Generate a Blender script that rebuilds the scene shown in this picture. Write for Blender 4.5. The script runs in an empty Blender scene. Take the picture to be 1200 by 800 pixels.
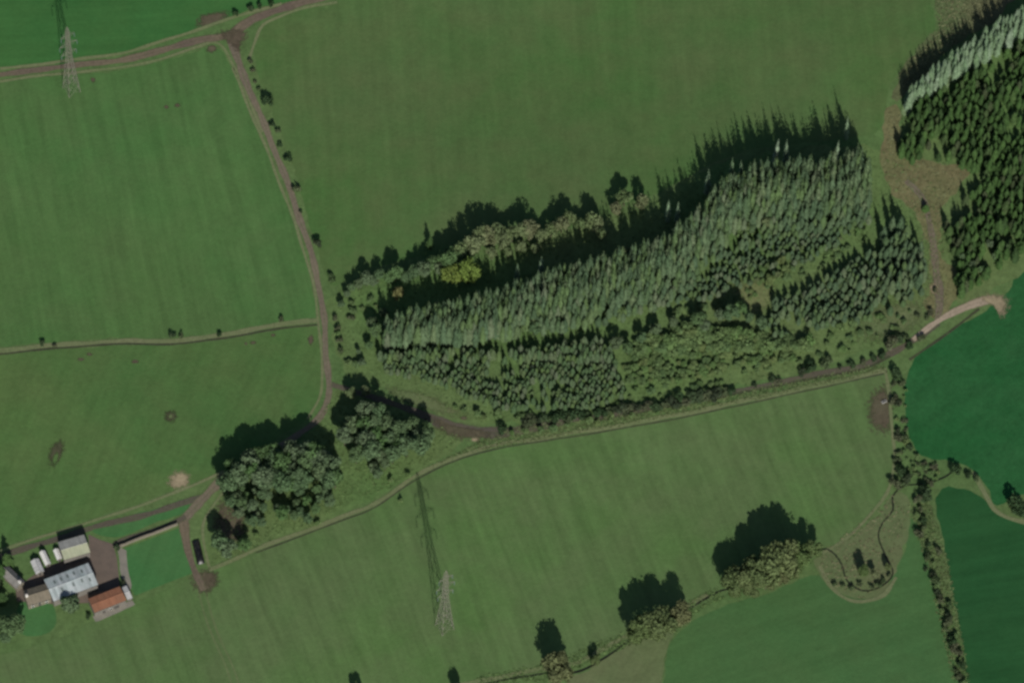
import bpy, bmesh, math, random
import numpy as np
from mathutils import Vector, Matrix
random.seed(11); rng = np.random.default_rng(11)
R = math.radians
sc = bpy.context.scene
col = sc.collection

# ------------------------------------------------------------------ camera, sky, sun, exposure
S = 0.36                      # metres per photo pixel at the middle of the picture
TILT, ROLL, DIST = R(30), R(2.5), 2600.0
f_ = Vector((0, math.sin(TILT), -math.cos(TILT)))
up0 = Vector((0, math.cos(TILT), math.sin(TILT))); r0 = Vector((1, 0, 0))
cr = math.cos(ROLL) * r0 + math.sin(ROLL) * up0
cu = -math.sin(ROLL) * r0 + math.cos(ROLL) * up0
CAM = -f_ * DIST
cd = bpy.data.cameras.new('camera'); cam = bpy.data.objects.new('camera', cd); col.objects.link(cam)
cam.matrix_world = Matrix((( cr.x, cu.x, -f_.x, CAM.x), (cr.y, cu.y, -f_.y, CAM.y), (cr.z, cu.z, -f_.z, CAM.z), (0, 0, 0, 1)))
cd.sensor_width = 36; cd.lens = 36 * DIST / (1200 * S); cd.clip_start = 10; cd.clip_end = 20000
sc.camera = cam

def P(px, py, z=0.0):         # where the sight line through a photo pixel meets the level z
    d = f_ * DIST + cr * ((px - 600) * S) + cu * ((400 - py) * S)
    t = (z - CAM.z) / d.z
    return (CAM.x + d.x * t, CAM.y + d.y * t)
def proj(x, y, z):
    v = Vector((x, y, z)) - CAM
    k = DIST / v.dot(f_) / S
    return (600 + v.dot(cr) * k, 400 - v.dot(cu) * k)

sun_el = R(34)
b_, t_ = P(521, 735), P(489, 556)
sh = Vector((t_[0] - b_[0], t_[1] - b_[1], 0)).normalized()
sunv = Vector((-sh.x * math.cos(sun_el), -sh.y * math.cos(sun_el), math.sin(sun_el)))
w = bpy.data.worlds.new('World'); sc.world = w; w.use_nodes = True
nt = w.node_tree; sky = nt.nodes.new('ShaderNodeTexSky'); sky.sky_type = 'NISHITA'; sky.sun_disc = False
sky.sun_elevation = sun_el; sky.sun_rotation = math.atan2(sunv.x, sunv.y)
nt.links.new(sky.outputs[0], nt.nodes['Background'].inputs[0]); nt.nodes['Background'].inputs[1].default_value = 0.05
sl = bpy.data.lights.new('sun', 'SUN'); sl.energy = 3.9; sl.angle = R(0.5); sl.color = (1, .955, .88)
so = bpy.data.objects.new('sun', sl); col.objects.link(so); so.location = (0, -200, 400)
so.rotation_euler = (-sunv).to_track_quat('-Z', 'Y').to_euler()
sc.view_settings.view_transform = 'Standard'; sc.view_settings.look = 'None'
sc.view_settings.exposure = 0.0; sc.view_settings.gamma = 1
sc.render.engine = 'CYCLES'; sc.cycles.filter_width = 2.8
sc.cycles.max_bounces = 5; sc.cycles.diffuse_bounces = 3

# ------------------------------------------------------------------ helpers
FARM = P(80, 670)
def h(x, y):                  # the gentle lie of the land
    a = (1.1 * math.sin(x / 41 + .6) * math.cos(y / 53) + .8 * math.sin(x / 67 - y / 47 + 1.9) + .5 * math.sin(y / 29 + x / 90))
    d = math.hypot(x - FARM[0], y - FARM[1])
    k = min(1, max(0, (d - 40) / 60)); k = k * k * (3 - 2 * k)
    far = min(1, max(0, (900 - math.hypot(x, y)) / 400))
    return a * k * far
def G(px, py):                # ground point under a pixel
    x, y = P(px, py); x, y = P(px, py, h(x, y)); return x, y, h(x, y)
def lin(c):
    return tuple(((v / 255) / 12.92 if v / 255 <= .04045 else ((v / 255 + .055) / 1.055) ** 2.4) for v in c) + (1,)
def tag(o, label=None, cat=None, group=None, kind=None):
    if label: o['label'] = label
    if cat: o['category'] = cat
    if group: o['group'] = group
    if kind: o['kind'] = kind
    return o
def empty(name, loc, rz=0, parent=None):
    o = bpy.data.objects.new(name, None); col.objects.link(o); o.location = loc; o.rotation_euler = (0, 0, rz); o.empty_display_size = .5
    return o
def link(name, me, parent=None, loc=(0, 0, 0), rot=(0, 0, 0)):
    o = bpy.data.objects.new(name, me); col.objects.link(o); o.parent = parent; o.location = loc; o.rotation_euler = rot
    return o
def mesh(name, V, F, mat=None, smooth=False):
    me = bpy.data.meshes.new(name); me.from_pydata([tuple(v) for v in V], [], F); me.update()
    if mat: me.materials.append(mat)
    if smooth: me.polygons.foreach_set('use_smooth', [True] * len(me.polygons))
    return me
def quads_mesh(name, V, mat):  # V: (n,4,3) array of four-cornered leaf sprays
    n = len(V); me = bpy.data.meshes.new(name)
    me.vertices.add(4 * n); me.vertices.foreach_set('co', np.asarray(V, np.float32).reshape(-1))
    me.loops.add(4 * n); me.loops.foreach_set('vertex_index', np.arange(4 * n, dtype=np.int32))
    me.polygons.add(n); me.polygons.foreach_set('loop_start', np.arange(0, 4 * n, 4, dtype=np.int32))
    me.update(calc_edges=True); me.validate()
    if mat: me.materials.append(mat)
    return me
class MB:
    def __init__(s): s.V = []; s.F = []
    def box(s, c, d, rz=0):
        b = len(s.V); ca, sa = math.cos(rz), math.sin(rz)
        for k in range(8):
            x = (-.5, .5)[k & 1] * d[0]; y = (-.5, .5)[(k >> 1) & 1] * d[1]; z = (-.5, .5)[k >> 2] * d[2]
            s.V.append((c[0] + x * ca - y * sa, c[1] + x * sa + y * ca, c[2] + z))
        s.F += [tuple(b + i for i in f) for f in ((0, 2, 3, 1), (4, 5, 7, 6), (0, 1, 5, 4), (2, 6, 7, 3), (0, 4, 6, 2), (1, 3, 7, 5))]
        return s
    def bar(s, a, b, r, r2=None, n=4):
        a = Vector(a); b = Vector(b); r2 = r if r2 is None else r2; z = (b - a).normalized()
        x = z.orthogonal().normalized(); y = z.cross(x); k = len(s.V)
        for p, q in ((a, r), (b, r2)):
            for i in range(n):
                t = 2 * math.pi * (i + .5) / n; s.V.append(tuple(p + x * q * math.cos(t) + y * q * math.sin(t)))
        s.F += [(k + i, k + (i + 1) % n, k + n + (i + 1) % n, k + n + i) for i in range(n)]
        s.F += [tuple(k + i for i in reversed(range(n))), tuple(k + n + i for i in range(n))]
        return s
    def poly(s, pts):
        b = len(s.V); s.V += [tuple(p) for p in pts]; s.F.append(tuple(range(b, b + len(pts)))); return s
    def build(s, name, mat, parent=None, smooth=False):
        return link(name, mesh(name, s.V, s.F, mat, smooth), parent)

# ------------------------------------------------------------------ materials
class N:
    def __init__(s, name, rough=.9, spec=.15):
        s.m = bpy.data.materials.new(name); s.m.use_nodes = True; s.t = s.m.node_tree
        s.b = s.t.nodes['Principled BSDF']; s.b.inputs['Roughness'].default_value = rough; s.b.inputs['Specular IOR Level'].default_value = spec
        s.pos = s.t.nodes.new('ShaderNodeNewGeometry')
    def n(s, t, **kw):
        nd = s.t.nodes.new('ShaderNode' + t)
        for k, v in kw.items(): setattr(nd, k, v)
        return nd
    def put(s, sock, v):
        if hasattr(v, 'is_output') or isinstance(v, bpy.types.NodeSocket): s.t.links.new(v, sock)
        else: sock.default_value = v
    def noise(s, scale, detail=4, rough=.55, vec=None, stretch=None, dist=0):
        vec = vec or s.pos.outputs['Position']
        if stretch:
            mp = s.n('Mapping'); s.put(mp.inputs[0], vec); mp.vector_type = 'TEXTURE'; mp.inputs['Rotation'].default_value = (0, 0, -stretch[0]); mp.inputs['Scale'].default_value = (1 / stretch[1], 1 / stretch[2], 1); vec = mp.outputs[0]
        k = s.n('TexNoise'); s.put(k.inputs['Vector'], vec); k.inputs['Scale'].default_value = scale; k.inputs['Detail'].default_value = detail; k.inputs['Roughness'].default_value = rough; k.inputs['Distortion'].default_value = dist
        return k.outputs['Fac']
    def rng(s, v, a, b, c=0, d=1):
        k = s.n('MapRange'); s.put(k.inputs[0], v); k.inputs[1].default_value = a; k.inputs[2].default_value = b; k.inputs[3].default_value = c; k.inputs[4].default_value = d; return k.outputs[0]
    def math(s, op, a, b=0.0):
        k = s.n('Math', operation=op); s.put(k.inputs[0], a); s.put(k.inputs[1], b); return k.outputs[0]
    def mix(s, f, a, b, mode='MIX'):
        k = s.n('Mix', data_type='RGBA', blend_type=mode); s.put(k.inputs[0], f); s.put(k.inputs[6], a); s.put(k.inputs[7], b); return k.outputs[2]
    def scale(s, c, v):           # colour times value
        k = s.n('VectorMath', operation='SCALE'); s.put(k.inputs[0], c); s.put(k.inputs['Scale'], v); return k.outputs[0]
    def color(s, c): s.put(s.b.inputs['Base Color'], c); return s
    def bump(s, hgt, strength=.4, dist=.3):
        k = s.n('Bump'); s.put(k.inputs['Height'], hgt); k.inputs['Strength'].default_value = strength; k.inputs['Distance'].default_value = dist; s.t.links.new(k.outputs[0], s.b.inputs['Normal']); return s

def field_mat(name, c1, c2, c3, ang=0.2, stripe=.25, seed=0, mott=.35, patch=.5):
    c1, c2, c3 = ((c[0] * 1.02, c[1] * 1.01, c[2] * .87, 1) for c in (c1, c2, c3))
    m = N(name, .95, .08)
    mp = m.n('Mapping'); m.put(mp.inputs[0], m.pos.outputs['Position']); mp.inputs['Location'].default_value = (seed * 37.1, seed * 17.7, 0); v = mp.outputs[0]
    big = m.rng(m.noise(.011, 3, .5, v), .36, .64); mid = m.rng(m.noise(.045, 5, .62, v), .38, .66)
    a = m.mix(big, c1, c2); a = m.mix(m.math('MULTIPLY', mid, patch), a, c3)
    st = m.rng(m.noise(1, 3, .6, v, (ang, .19, .012)), .3, .7); st2 = m.rng(m.noise(1, 2, .6, v, (ang, .5, .02)), .3, .7)
    fine = m.rng(m.noise(.55, 6, .72, v), .25, .75); med = m.rng(m.noise(.13, 5, .6, v), .3, .7)
    k = m.math('ADD', 1 - stripe * .8 - mott * .75, m.math('MULTIPLY', st, stripe)); k = m.math('ADD', k, m.math('MULTIPLY', st2, stripe * .6))
    k = m.math('ADD', k, m.math('MULTIPLY', fine, mott)); k = m.math('ADD', k, m.math('MULTIPLY', med, mott * .5))
    m.color(m.scale(a, k)); m.bump(m.noise(1.1, 4, .6, v), .5, .25); return m.m
A = lambda r, g, b: (r, g, b, 1)
M = {}
M['rough'] = field_mat('rough_grass', A(.09, .165, .065), A(.115, .17, .075), A(.08, .16, .06), .4, .15, 3, .55)
M['f_nw'] = field_mat('pasture_deep_green', A(.042, .145, .046), A(.05, .155, .05), A(.06, .15, .05), 1.45, .15, 1, .22)
M['f_w'] = field_mat('pasture_fresh', A(.070, .165, .057), A(.082, .165, .06), A(.092, .158, .066), -.25, .2, 2, .25)
M['f_sw'] = field_mat('pasture_rough_green', A(.072, .158, .055), A(.088, .16, .058), A(.098, .15, .062), .3, .12, 4, .3)
M['f_n'] = field_mat('pasture_north', A(.072, .155, .052), A(.088, .15, .062), A(.108, .145, .066), -.1, .13, 5, .25)
M['f_s'] = field_mat('hay_aftermath', A(.09, .175, .062), A(.098, .165, .07), A(.115, .16, .08), -.38, .22, 6, .26)
M['f_se'] = field_mat('pasture_south', A(.062, .152, .06), A(.07, .155, .06), A(.075, .145, .06), 1.2, .12, 7, .22)
M['f_e'] = field_mat('ley_east', A(.019, .104, .036), A(.022, .108, .039), A(.04, .128, .055), .9, .1, 8, .42, .4)
M['f_ee'] = field_mat('ley_dark', A(.021, .088, .034), A(.022, .092, .034), A(.028, .098, .038), 1.35, .2, 9, .18)
M['paddock'] = field_mat('paddock_grass', A(.055, .165, .062), A(.062, .17, .066), A(.075, .16, .065), .3, .15, 10, .2)
M['wood_floor'] = field_mat('wood_floor_grass', A(.095, .175, .065), A(.125, .175, .08), A(.11, .18, .07), .5, .1, 11, .6)
M['scrub'] = field_mat('dry_scrub_ground', A(.155, .145, .085), A(.175, .165, .095), A(.12, .165, .072), .7, .1, 12, .6)
M['moor'] = field_mat('brown_bracken_ground', A(.14, .125, .085), A(.10, .15, .07), A(.115, .145, .075), .7, .1, 13, .7)
M['verge'] = field_mat('pale_verge_grass', A(.165, .19, .095), A(.145, .19, .085), A(.18, .175, .105), .4, .1, 14, .45)
M['tan_field'] = field_mat('bleached_grass', A(.125, .165, .085), A(.145, .165, .095), A(.105, .17, .075), .5, .12, 15, .35)
M['pale_floor'] = field_mat('pale_bank_grass', A(.19, .28, .16), A(.16, .25, .13), A(.22, .29, .18), .6, .1, 16, .5)
M['soil'] = field_mat('trodden_soil', A(.118, .096, .078), A(.105, .085, .07), A(.10, .11, .07), .4, .1, 17, .6)
M['stony'] = field_mat('pale_rubble', A(.36, .295, .225), A(.30, .25, .19), A(.22, .20, .14), .4, .1, 18, .7)
M['dung'] = field_mat('dark_trampled_ring', A(.07, .068, .05), A(.085, .08, .055), A(.06, .085, .045), .4, .1, 19, .6)
M['ditch'] = field_mat('ditch_soil', A(.055, .06, .035), A(.06, .07, .038), A(.045, .045, .03), .4, .1, 20, .6)

def track_mat(name, base, alt, grass, centre=.5):
    m = N(name, .9, .15); uv = m.n('UVMap'); sp = m.n('SeparateXYZ'); m.put(sp.inputs[0], uv.outputs[0])
    u = m.math('ABSOLUTE', m.math('SUBTRACT', sp.outputs[0], .5))          # 0 in the middle .. .5 at the edge
    big = m.rng(m.noise(.05, 4), .35, .65); a = m.mix(big, base, alt)
    ed = m.math('ADD', m.rng(u, .34, .5), m.rng(m.noise(.3, 4, .7), .35, .65, -.45, .45)); a = m.mix(m.math('MULTIPLY', m.rng(ed, .25, .9), 1.0), a, grass)
    ce = m.math('MULTIPLY', m.rng(u, .02, .11, 1, 0), m.rng(m.noise(.11, 4), .4, .62, 0, centre)); a = m.mix(ce, a, grass)
    k = m.rng(m.noise(.9, 6, .75), .25, .75, .68, 1.3); rut = m.rng(m.math('ABSOLUTE', m.math('SUBTRACT', u, .21)), 0, .1, 1.12, .95)
    m.color(m.scale(a, m.math('MULTIPLY', k, rut))); m.bump(m.noise(1.5, 4), .5, .15); return m.m
M['track'] = track_mat('farm_track_earth', A(.185, .158, .112), A(.155, .13, .097), A(.13, .16, .075))
M['road'] = track_mat('lane_earth', A(.135, .105, .083), A(.17, .14, .095), A(.13, .14, .075), .3)
M['pink'] = track_mat('stone_track', A(.40, .325, .25), A(.33, .27, .2), A(.16, .17, .09), .1)
M['dark_track'] = track_mat('muddy_track', A(.095, .085, .068), A(.11, .095, .07), A(.10, .14, .06), .6)
M['verge_r'] = track_mat('verge_strip', A(.175, .195, .10), A(.15, .19, .085), A(.11, .16, .065), 0)
M['ditch_r'] = track_mat('ditch_strip', A(.05, .055, .035), A(.065, .07, .04), A(.08, .125, .05), 0)

def leaf_mat(name, cols, jitter=.32, trans=.12):
    m = N(name, .75, .12); oi = m.n('ObjectInfo'); at = m.n('Attribute', attribute_name='tone')
    rnd = m.math('FRACT', m.math('ADD', oi.outputs['Random'], at.outputs['Fac']))
    r = m.n('ValToRGB'); m.put(r.inputs[0], rnd); e = r.color_ramp.elements
    e[0].color = cols[0]; e[1].color = cols[-1]
    for i, c in enumerate(cols[1:-1]): x = e.new((i + 1) / (len(cols) - 1)); x.color = c
    k = m.rng(m.pos.outputs['Random Per Island'], 0, 1, 1 - jitter, 1 + jitter)
    c = m.scale(r.outputs[0], k); m.color(c)
    t = m.n('BsdfTranslucent'); m.put(t.inputs[0], c); mx = m.n('MixShader'); mx.inputs[0].default_value = trans
    m.t.links.new(m.b.outputs[0], mx.inputs[1]); m.t.links.new(t.outputs[0], mx.inputs[2]); m.t.links.new(mx.outputs[0], m.t.nodes['Material Output'].inputs[0]); return m.m
M['spruce'] = leaf_mat('grey_green_needles', [A(.08, .135, .072), A(.11, .165, .085), A(.07, .12, .062), A(.105, .17, .065), A(.135, .175, .105)], .3)
M['young'] = leaf_mat('young_spruce_needles', [A(.09, .155, .07), A(.11, .16, .085), A(.08, .14, .062), A(.115, .18, .065), A(.12, .155, .095)], .3)
M['dark'] = leaf_mat('dark_green_needles', [A(.05, .10, .03), A(.062, .125, .036), A(.042, .08, .028), A(.075, .145, .042), A(.065, .085, .042)])
M['larch'] = leaf_mat('pale_larch_needles', [A(.17, .27, .15), A(.20, .29, .175), A(.15, .24, .125), A(.23, .31, .21)])
M['broad'] = leaf_mat('grey_green_leaves', [A(.09, .155, .072), A(.105, .168, .082), A(.12, .172, .095), A(.088, .168, .058), A(.11, .155, .082)])
M['scrubleaf'] = leaf_mat('light_green_leaves', [A(.13, .225, .075), A(.155, .23, .09), A(.12, .20, .08), A(.18, .24, .09)])
M['olive'] = leaf_mat('olive_leaves', [A(.135, .19, .08), A(.155, .195, .095), A(.12, .18, .072), A(.155, .175, .09)])
M['yellow'] = leaf_mat('yellow_green_leaves', [A(.15, .23, .05), A(.175, .235, .055)])
M['amber'] = leaf_mat('amber_leaves', [A(.195, .195, .07), A(.18, .185, .075)])
M['tan'] = leaf_mat('tan_leaves', [A(.115, .152, .062), A(.105, .148, .058), A(.098, .152, .053), A(.135, .15, .07)])
M['hedge'] = leaf_mat('dark_hedge_leaves', [A(.035, .065, .028), A(.045, .085, .035), A(.06, .095, .045), A(.045, .06, .035)])
M['brush'] = leaf_mat('brown_green_brush', [A(.075, .115, .05), A(.10, .13, .065), A(.10, .11, .065), A(.075, .13, .05)])
M['tuft'] = leaf_mat('rough_grass_blades', [A(.12, .21, .07), A(.145, .215, .08), A(.16, .21, .09), A(.11, .20, .06)], .3, .3)
M['dryt'] = leaf_mat('dry_grass_blades', [A(.2, .2, .11), A(.22, .215, .12), A(.17, .205, .095)], .3, .3)
def plain(name, c, c2=None, rough=.8, sc_=.6, spec=.3, tone=.0):
    m = N(name, rough, spec); a = m.mix(m.rng(m.noise(sc_, 5, .65), .35, .65), c, c2 or tuple(v * .7 for v in c[:3]) + (1,))
    k = m.rng(m.noise(3.0, 4, .7), .3, .7, .85, 1.15)
    if tone:
        oi = m.n('ObjectInfo'); k = m.math('MULTIPLY', k, m.rng(oi.outputs['Random'], 0, 1, 1 - tone, 1 + tone))
    m.color(m.scale(a, k)); m.bump(m.noise(5), .2, .03); return m.m
M['bark'] = plain('bark', A(.12, .095, .07), A(.08, .065, .05)); M['pale_bark'] = plain('pale_bark', A(.34, .33, .28), A(.22, .2, .17))
M['steel'] = plain('galvanised_steel', A(.24, .225, .185), A(.2, .19, .16), .6); M['glass_ins'] = plain('insulator_glass', A(.2, .25, .25), None, .3)
M['roof_grey'] = plain('grey_cement_sheet', A(.36, .36, .34), A(.29, .29, .27), .8, .35, .25, .12)
M['roof_cream'] = plain('lichened_cream_sheet', A(.42, .43, .30), A(.35, .38, .26), .8, .35, .25, .08)
M['roof_blue'] = plain('pale_blue_grey_sheet', A(.43, .46, .47), A(.34, .40, .40), .7, .25, .3, .2)
M['roof_red'] = plain('rusty_red_sheet', A(.29, .13, .075), A(.23, .115, .07), .8, .3, .25, .12)
M['roof_stone'] = plain('brown_grey_slates', A(.22, .19, .145), A(.17, .15, .11), .8, .5, .2, .1)
M['slate'] = plain('grey_slates', A(.24, .23, .215), A(.18, .175, .165), .75, .5, .25, .1)
M['white'] = plain('white_sheet', A(.78, .77, .74), A(.68, .67, .64), .6, .5); M['white2'] = plain('off_white_sheet', A(.52, .52, .52), A(.45, .45, .44), .6, .5, .3, .15)
M['skylight'] = plain('dull_skylight_sheet', A(.17, .20, .19), A(.13, .16, .15), .5, .8, .4)
M['stone'] = plain('grey_fieldstone', A(.22, .195, .15), A(.16, .145, .115), .9, 1.2); M['block'] = plain('grey_block_wall', A(.20, .185, .165), A(.15, .14, .125), .9, .8)
M['red_wall'] = plain('red_brown_wall', A(.26, .16, .12), A(.2, .13, .1)); M['door'] = plain('dark_door', A(.09, .085, .08), None, .6)
M['glass'] = plain('window_glass', A(.04, .045, .05), None, .15, 1, .5); M['black_sheet'] = plain('black_polythene', A(.012, .012, .013), None, .4, 1, .5)
M['tyre'] = plain('tyre_rubber', A(.03, .03, .03)); M['timber'] = plain('weathered_timber', A(.2, .17, .13), A(.14, .12, .09))
M['yard'] = plain('brown_yard_concrete', A(.165, .13, .105), A(.13, .105, .088), .9, .2, .15); M['apron'] = plain('pale_concrete', A(.26, .24, .2), A(.2, .19, .16), .9, .3)
mw = N('stream_water', .12, .5); mw.color(A(.018, .02, .014)); mw.bump(mw.noise(2), .1, .05); M['water'] = mw.m

# ------------------------------------------------------------------ ground sheets
def smooth_line(pts, step=3.0, closed=False):
    pts = [np.array(p[:2], float) for p in pts]; n = len(pts); out = []
    for i in range(n if closed else n - 1):
        p1, p2 = pts[i], pts[(i + 1) % n]
        p0 = pts[(i - 1) % n] if (closed or i > 0) else 2 * p1 - p2
        p3 = pts[(i + 2) % n] if (closed or i < n - 2) else 2 * p2 - p1
        k = max(1, int(np.linalg.norm(p2 - p1) / step))
        for j in range(k):
            t = j / k; out.append(.5 * (2 * p1 + (p2 - p0) * t + (2 * p0 - 5 * p1 + 4 * p2 - p3) * t * t + (3 * p1 - p0 - 3 * p2 + p3) * t ** 3))
    if not closed: out.append(pts[-1])
    return out
GRID = 6.0
def drape(bm, off):
    xs = [v.co.x for v in bm.verts]; ys = [v.co.y for v in bm.verts]
    for ax, lo, hi in ((0, min(xs), max(xs)), (1, min(ys), max(ys))):
        q = math.floor(max(lo, -330) / GRID) * GRID + GRID
        while q < min(hi, 330):
            co = (q, 0, 0) if ax == 0 else (0, q, 0); no = (1, 0, 0) if ax == 0 else (0, 1, 0)
            bmesh.ops.bisect_plane(bm, geom=bm.verts[:] + bm.edges[:] + bm.faces[:], plane_co=co, plane_no=no, dist=1e-4); q += GRID
    for v in bm.verts: v.co.z = h(v.co.x, v.co.y) + off
def sheet(name, px, mat, off, wob=.5, step=2.5, smooth=True):
    pts = [P(*p) for p in px]
    L = smooth_line(pts, step, True) if smooth else [np.array(p) for p in pts]
    ph = rng.uniform(0, 9, 4); out = []
    s = 0
    for i, p in enumerate(L):
        d = L[(i + 1) % len(L)] - L[i - 1]; nn = np.array((-d[1], d[0])) / (np.linalg.norm(d) + 1e-6); s += np.linalg.norm(d) / 2
        out.append(p + nn * wob * (.6 * math.sin(s / 3.1 + ph[0]) + .5 * math.sin(s / 1.3 + ph[1]) + .5 * math.sin(s / 7.7 + ph[2]) + rng.normal() * .25))
    bm = bmesh.new(); vs = [bm.verts.new((p[0], p[1], 0)) for p in out]; fc = bm.faces.new(vs)
    bm.normal_update()
    if fc.normal.z < 0: bmesh.ops.reverse_faces(bm, faces=[fc])
    bmesh.ops.triangulate(bm, faces=bm.faces[:]); drape(bm, off)
    me = bpy.data.meshes.new(name); bm.to_mesh(me); bm.free(); me.materials.append(mat)
    return tag(link(name, me), kind='structure')
def ribbon(name, px, width, mat, off, wob=.25):
    L = smooth_line([P(*p) for p in px], 2.0); ph = rng.uniform(0, 9, 3)
    ws = np.interp(np.linspace(0, 1, len(L)), np.linspace(0, 1, len(width)), width) if isinstance(width, (list, tuple)) else [width] * len(L)
    V = []; F = []; UV = []; s = 0
    for i, p in enumerate(L):
        d = L[min(i + 1, len(L) - 1)] - L[max(i - 1, 0)]; d /= np.linalg.norm(d) + 1e-9; n = np.array((-d[1], d[0])); s += 2
        c = p + n * wob * math.sin(s / 5.3 + ph[0]); wd = ws[i] * S * .5 * (1 + .12 * math.sin(s / 3.7 + ph[1]) + .1 * math.sin(s / 1.9 + ph[2]))
        for k in range(5):
            q = c + n * wd * (k / 2 - 1); V.append((q[0], q[1], h(q[0], q[1]) + off)); UV.append((k / 4, s * .5))
        if i:
            b = 5 * i
            F += [(b - 5 + k, b - 4 + k, b + k + 1, b + k) for k in range(4)]
    F = [f[::-1] for f in F]
    me = mesh(name, V, F, mat); ul = me.uv_layers.new(name='UVMap')
    for l in me.loops: ul.data[l.index].uv = UV[l.vertex_index]
    if me.polygons[0].normal.z < 0: me.flip_normals()
    return tag(link(name, me), kind='structure')

def soft_mat(src, name):       # the same surface thinning out into the grass at its rim
    m = M[src].copy(); m.name = name; t = m.node_tree; at = t.nodes.new('ShaderNodeAttribute'); at.attribute_name = 'cover'
    nz = t.nodes.new('ShaderNodeTexNoise'); g = t.nodes.new('ShaderNodeNewGeometry'); t.links.new(g.outputs['Position'], nz.inputs['Vector']); nz.inputs['Scale'].default_value = .7; nz.inputs['Detail'].default_value = 5
    ad = t.nodes.new('ShaderNodeMath'); ad.operation = 'MULTIPLY_ADD'; t.links.new(nz.outputs['Fac'], ad.inputs[0]); ad.inputs[1].default_value = 1.2; t.links.new(at.outputs['Fac'], ad.inputs[2])
    mr = t.nodes.new('ShaderNodeMapRange'); t.links.new(ad.outputs[0], mr.inputs[0]); mr.inputs[1].default_value = .75; mr.inputs[2].default_value = 1.35
    tr = t.nodes.new('ShaderNodeBsdfTransparent'); mx = t.nodes.new('ShaderNodeMixShader'); t.links.new(mr.outputs[0], mx.inputs[0]); t.links.new(tr.outputs[0], mx.inputs[1])
    t.links.new(t.nodes['Principled BSDF'].outputs[0], mx.inputs[2]); t.links.new(mx.outputs[0], t.nodes['Material Output'].inputs[0]); return m
SOFT = {}
def blob(name, px, src, off, grow=.88):
    L = smooth_line([P(*p) for p in px], 1.2, True); c = sum(L) / len(L); n = len(L); V = [(c[0], c[1], h(*c) + off)]; F = []; cov = [1.]
    for k, a in ((.3, 1.), (.65, .72), (1.05, .3), (1.5, 0.)):
        for p in L: q = c + (p - c) * k * grow; V.append((q[0], q[1], h(*q) + off)); cov.append(a)
    for i in range(n):
        j = (i + 1) % n; F.append((0, 1 + i, 1 + j))
        for r_ in range(3): b = 1 + r_ * n; F.append((b + i, b + n + i, b + n + j, b + j))
    if src not in SOFT: SOFT[src] = soft_mat(src, src + '_patch')
    me = mesh(name, V, F, SOFT[src])
    if me.polygons[0].normal.z < 0: me.flip_normals()
    at = me.attributes.new('cover', 'FLOAT', 'POINT'); at.data.foreach_set('value', np.array(cov, np.float32)); return tag(link(name, me), kind='structure')
gx = np.unique(np.concatenate([np.arange(-342, 343, GRID), [-9000, -4000, -2000, -1200, -800, -550, 550, 800, 1200, 2000, 4000, 9000]]))
V = [(x, y, h(x, y)) for y in gx for x in gx]; n = len(gx)
F = [(j * n + i, j * n + i + 1, (j + 1) * n + i + 1, (j + 1) * n + i) for j in range(n - 1) for i in range(n - 1)]
tag(link('ground', mesh('ground', V, F, M['rough'])), kind='structure')
FO = .03
sheet('pasture_north_west', [(-90, -90), (400, -90), (372, -12), (330, 4), (290, 13), (262, 24), (240, 34), (200, 45), (140, 63), (80, 73), (0, 83), (-90, 92)], M['f_nw'], FO)
sheet('pasture_west', [(-90, 108), (0, 97), (60, 90), (140, 83), (200, 70), (238, 58), (258, 60), (270, 78), (285, 112), (305, 160), (326, 212), (346, 262), (360, 310), (368, 345), (370, 371), (335, 375), (300, 380), (262, 387), (200, 394), (130, 396), (60, 401), (0, 407), (-90, 415)], M['f_w'], FO)
sheet('pasture_south_west', [(-90, 424), (0, 416), (60, 410), (130, 405), (200, 403), (262, 397), (310, 388), (370, 381), (376, 410), (378, 445), (374, 466), (355, 494), (320, 515), (262, 552), (228, 566), (180, 582), (130, 600), (70, 618), (0, 640), (-90, 668)], M['f_sw'], FO)
sheet('pasture_north', [(410, -90), (395, 2), (360, 9), (322, 22), (305, 36), (298, 60), (302, 88), (316, 118), (330, 160), (346, 205), (360, 250), (372, 292), (382, 322), (392, 335), (420, 318), (470, 306), (520, 298), (600, 282), (680, 262), (760, 232), (820, 200), (880, 176), (950, 168), (1024, 158), (1034, 140), (1040, 112), (1048, 94), (1070, 66), (1092, 44), (1096, 30), (1090, 0), (1082, -90)], M['f_n'], FO)
sheet('hay_field_south', [(-90, 800), (0, 768), (60, 750), (115, 727), (160, 705), (225, 678), (245, 670), (300, 648), (400, 610), (440, 593), (484, 563), (530, 540), (590, 523), (650, 515), (780, 493), (900, 467), (1036, 436), (1042, 470), (1046, 520), (1046, 550), (1040, 576), (1020, 602), (985, 632), (962, 640), (930, 660), (880, 680), (835, 702), (780, 728), (735, 748), (690, 768), (640, 784), (560, 800), (470, 822), (400, 880), (-90, 900)], M['f_s'], FO)
sheet('pasture_south_east', [(770, 890), (778, 800), (784, 760), (800, 735), (840, 712), (900, 695), (950, 672), (968, 682), (985, 697), (1010, 702), (1036, 693), (1048, 668), (1062, 640), (1068, 605), (1076, 612), (1088, 655), (1104, 720), (1118, 785), (1130, 890)], M['f_se'], FO)
sheet('ley_field_east', [(1290, 270), (1200, 302), (1188, 326), (1176, 345), (1150, 366), (1112, 388), (1074, 414), (1062, 450), (1062, 490), (1074, 528), (1108, 538), (1140, 548), (1158, 575), (1168, 592), (1200, 578), (1290, 560)], M['f_e'], FO)
sheet('ley_field_dark', [(1098, 578), (1130, 572), (1150, 582), (1168, 600), (1200, 612), (1290, 620), (1290, 890), (1144, 890), (1134, 800), (1124, 735), (1110, 660)], M['f_ee'], FO)
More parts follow.
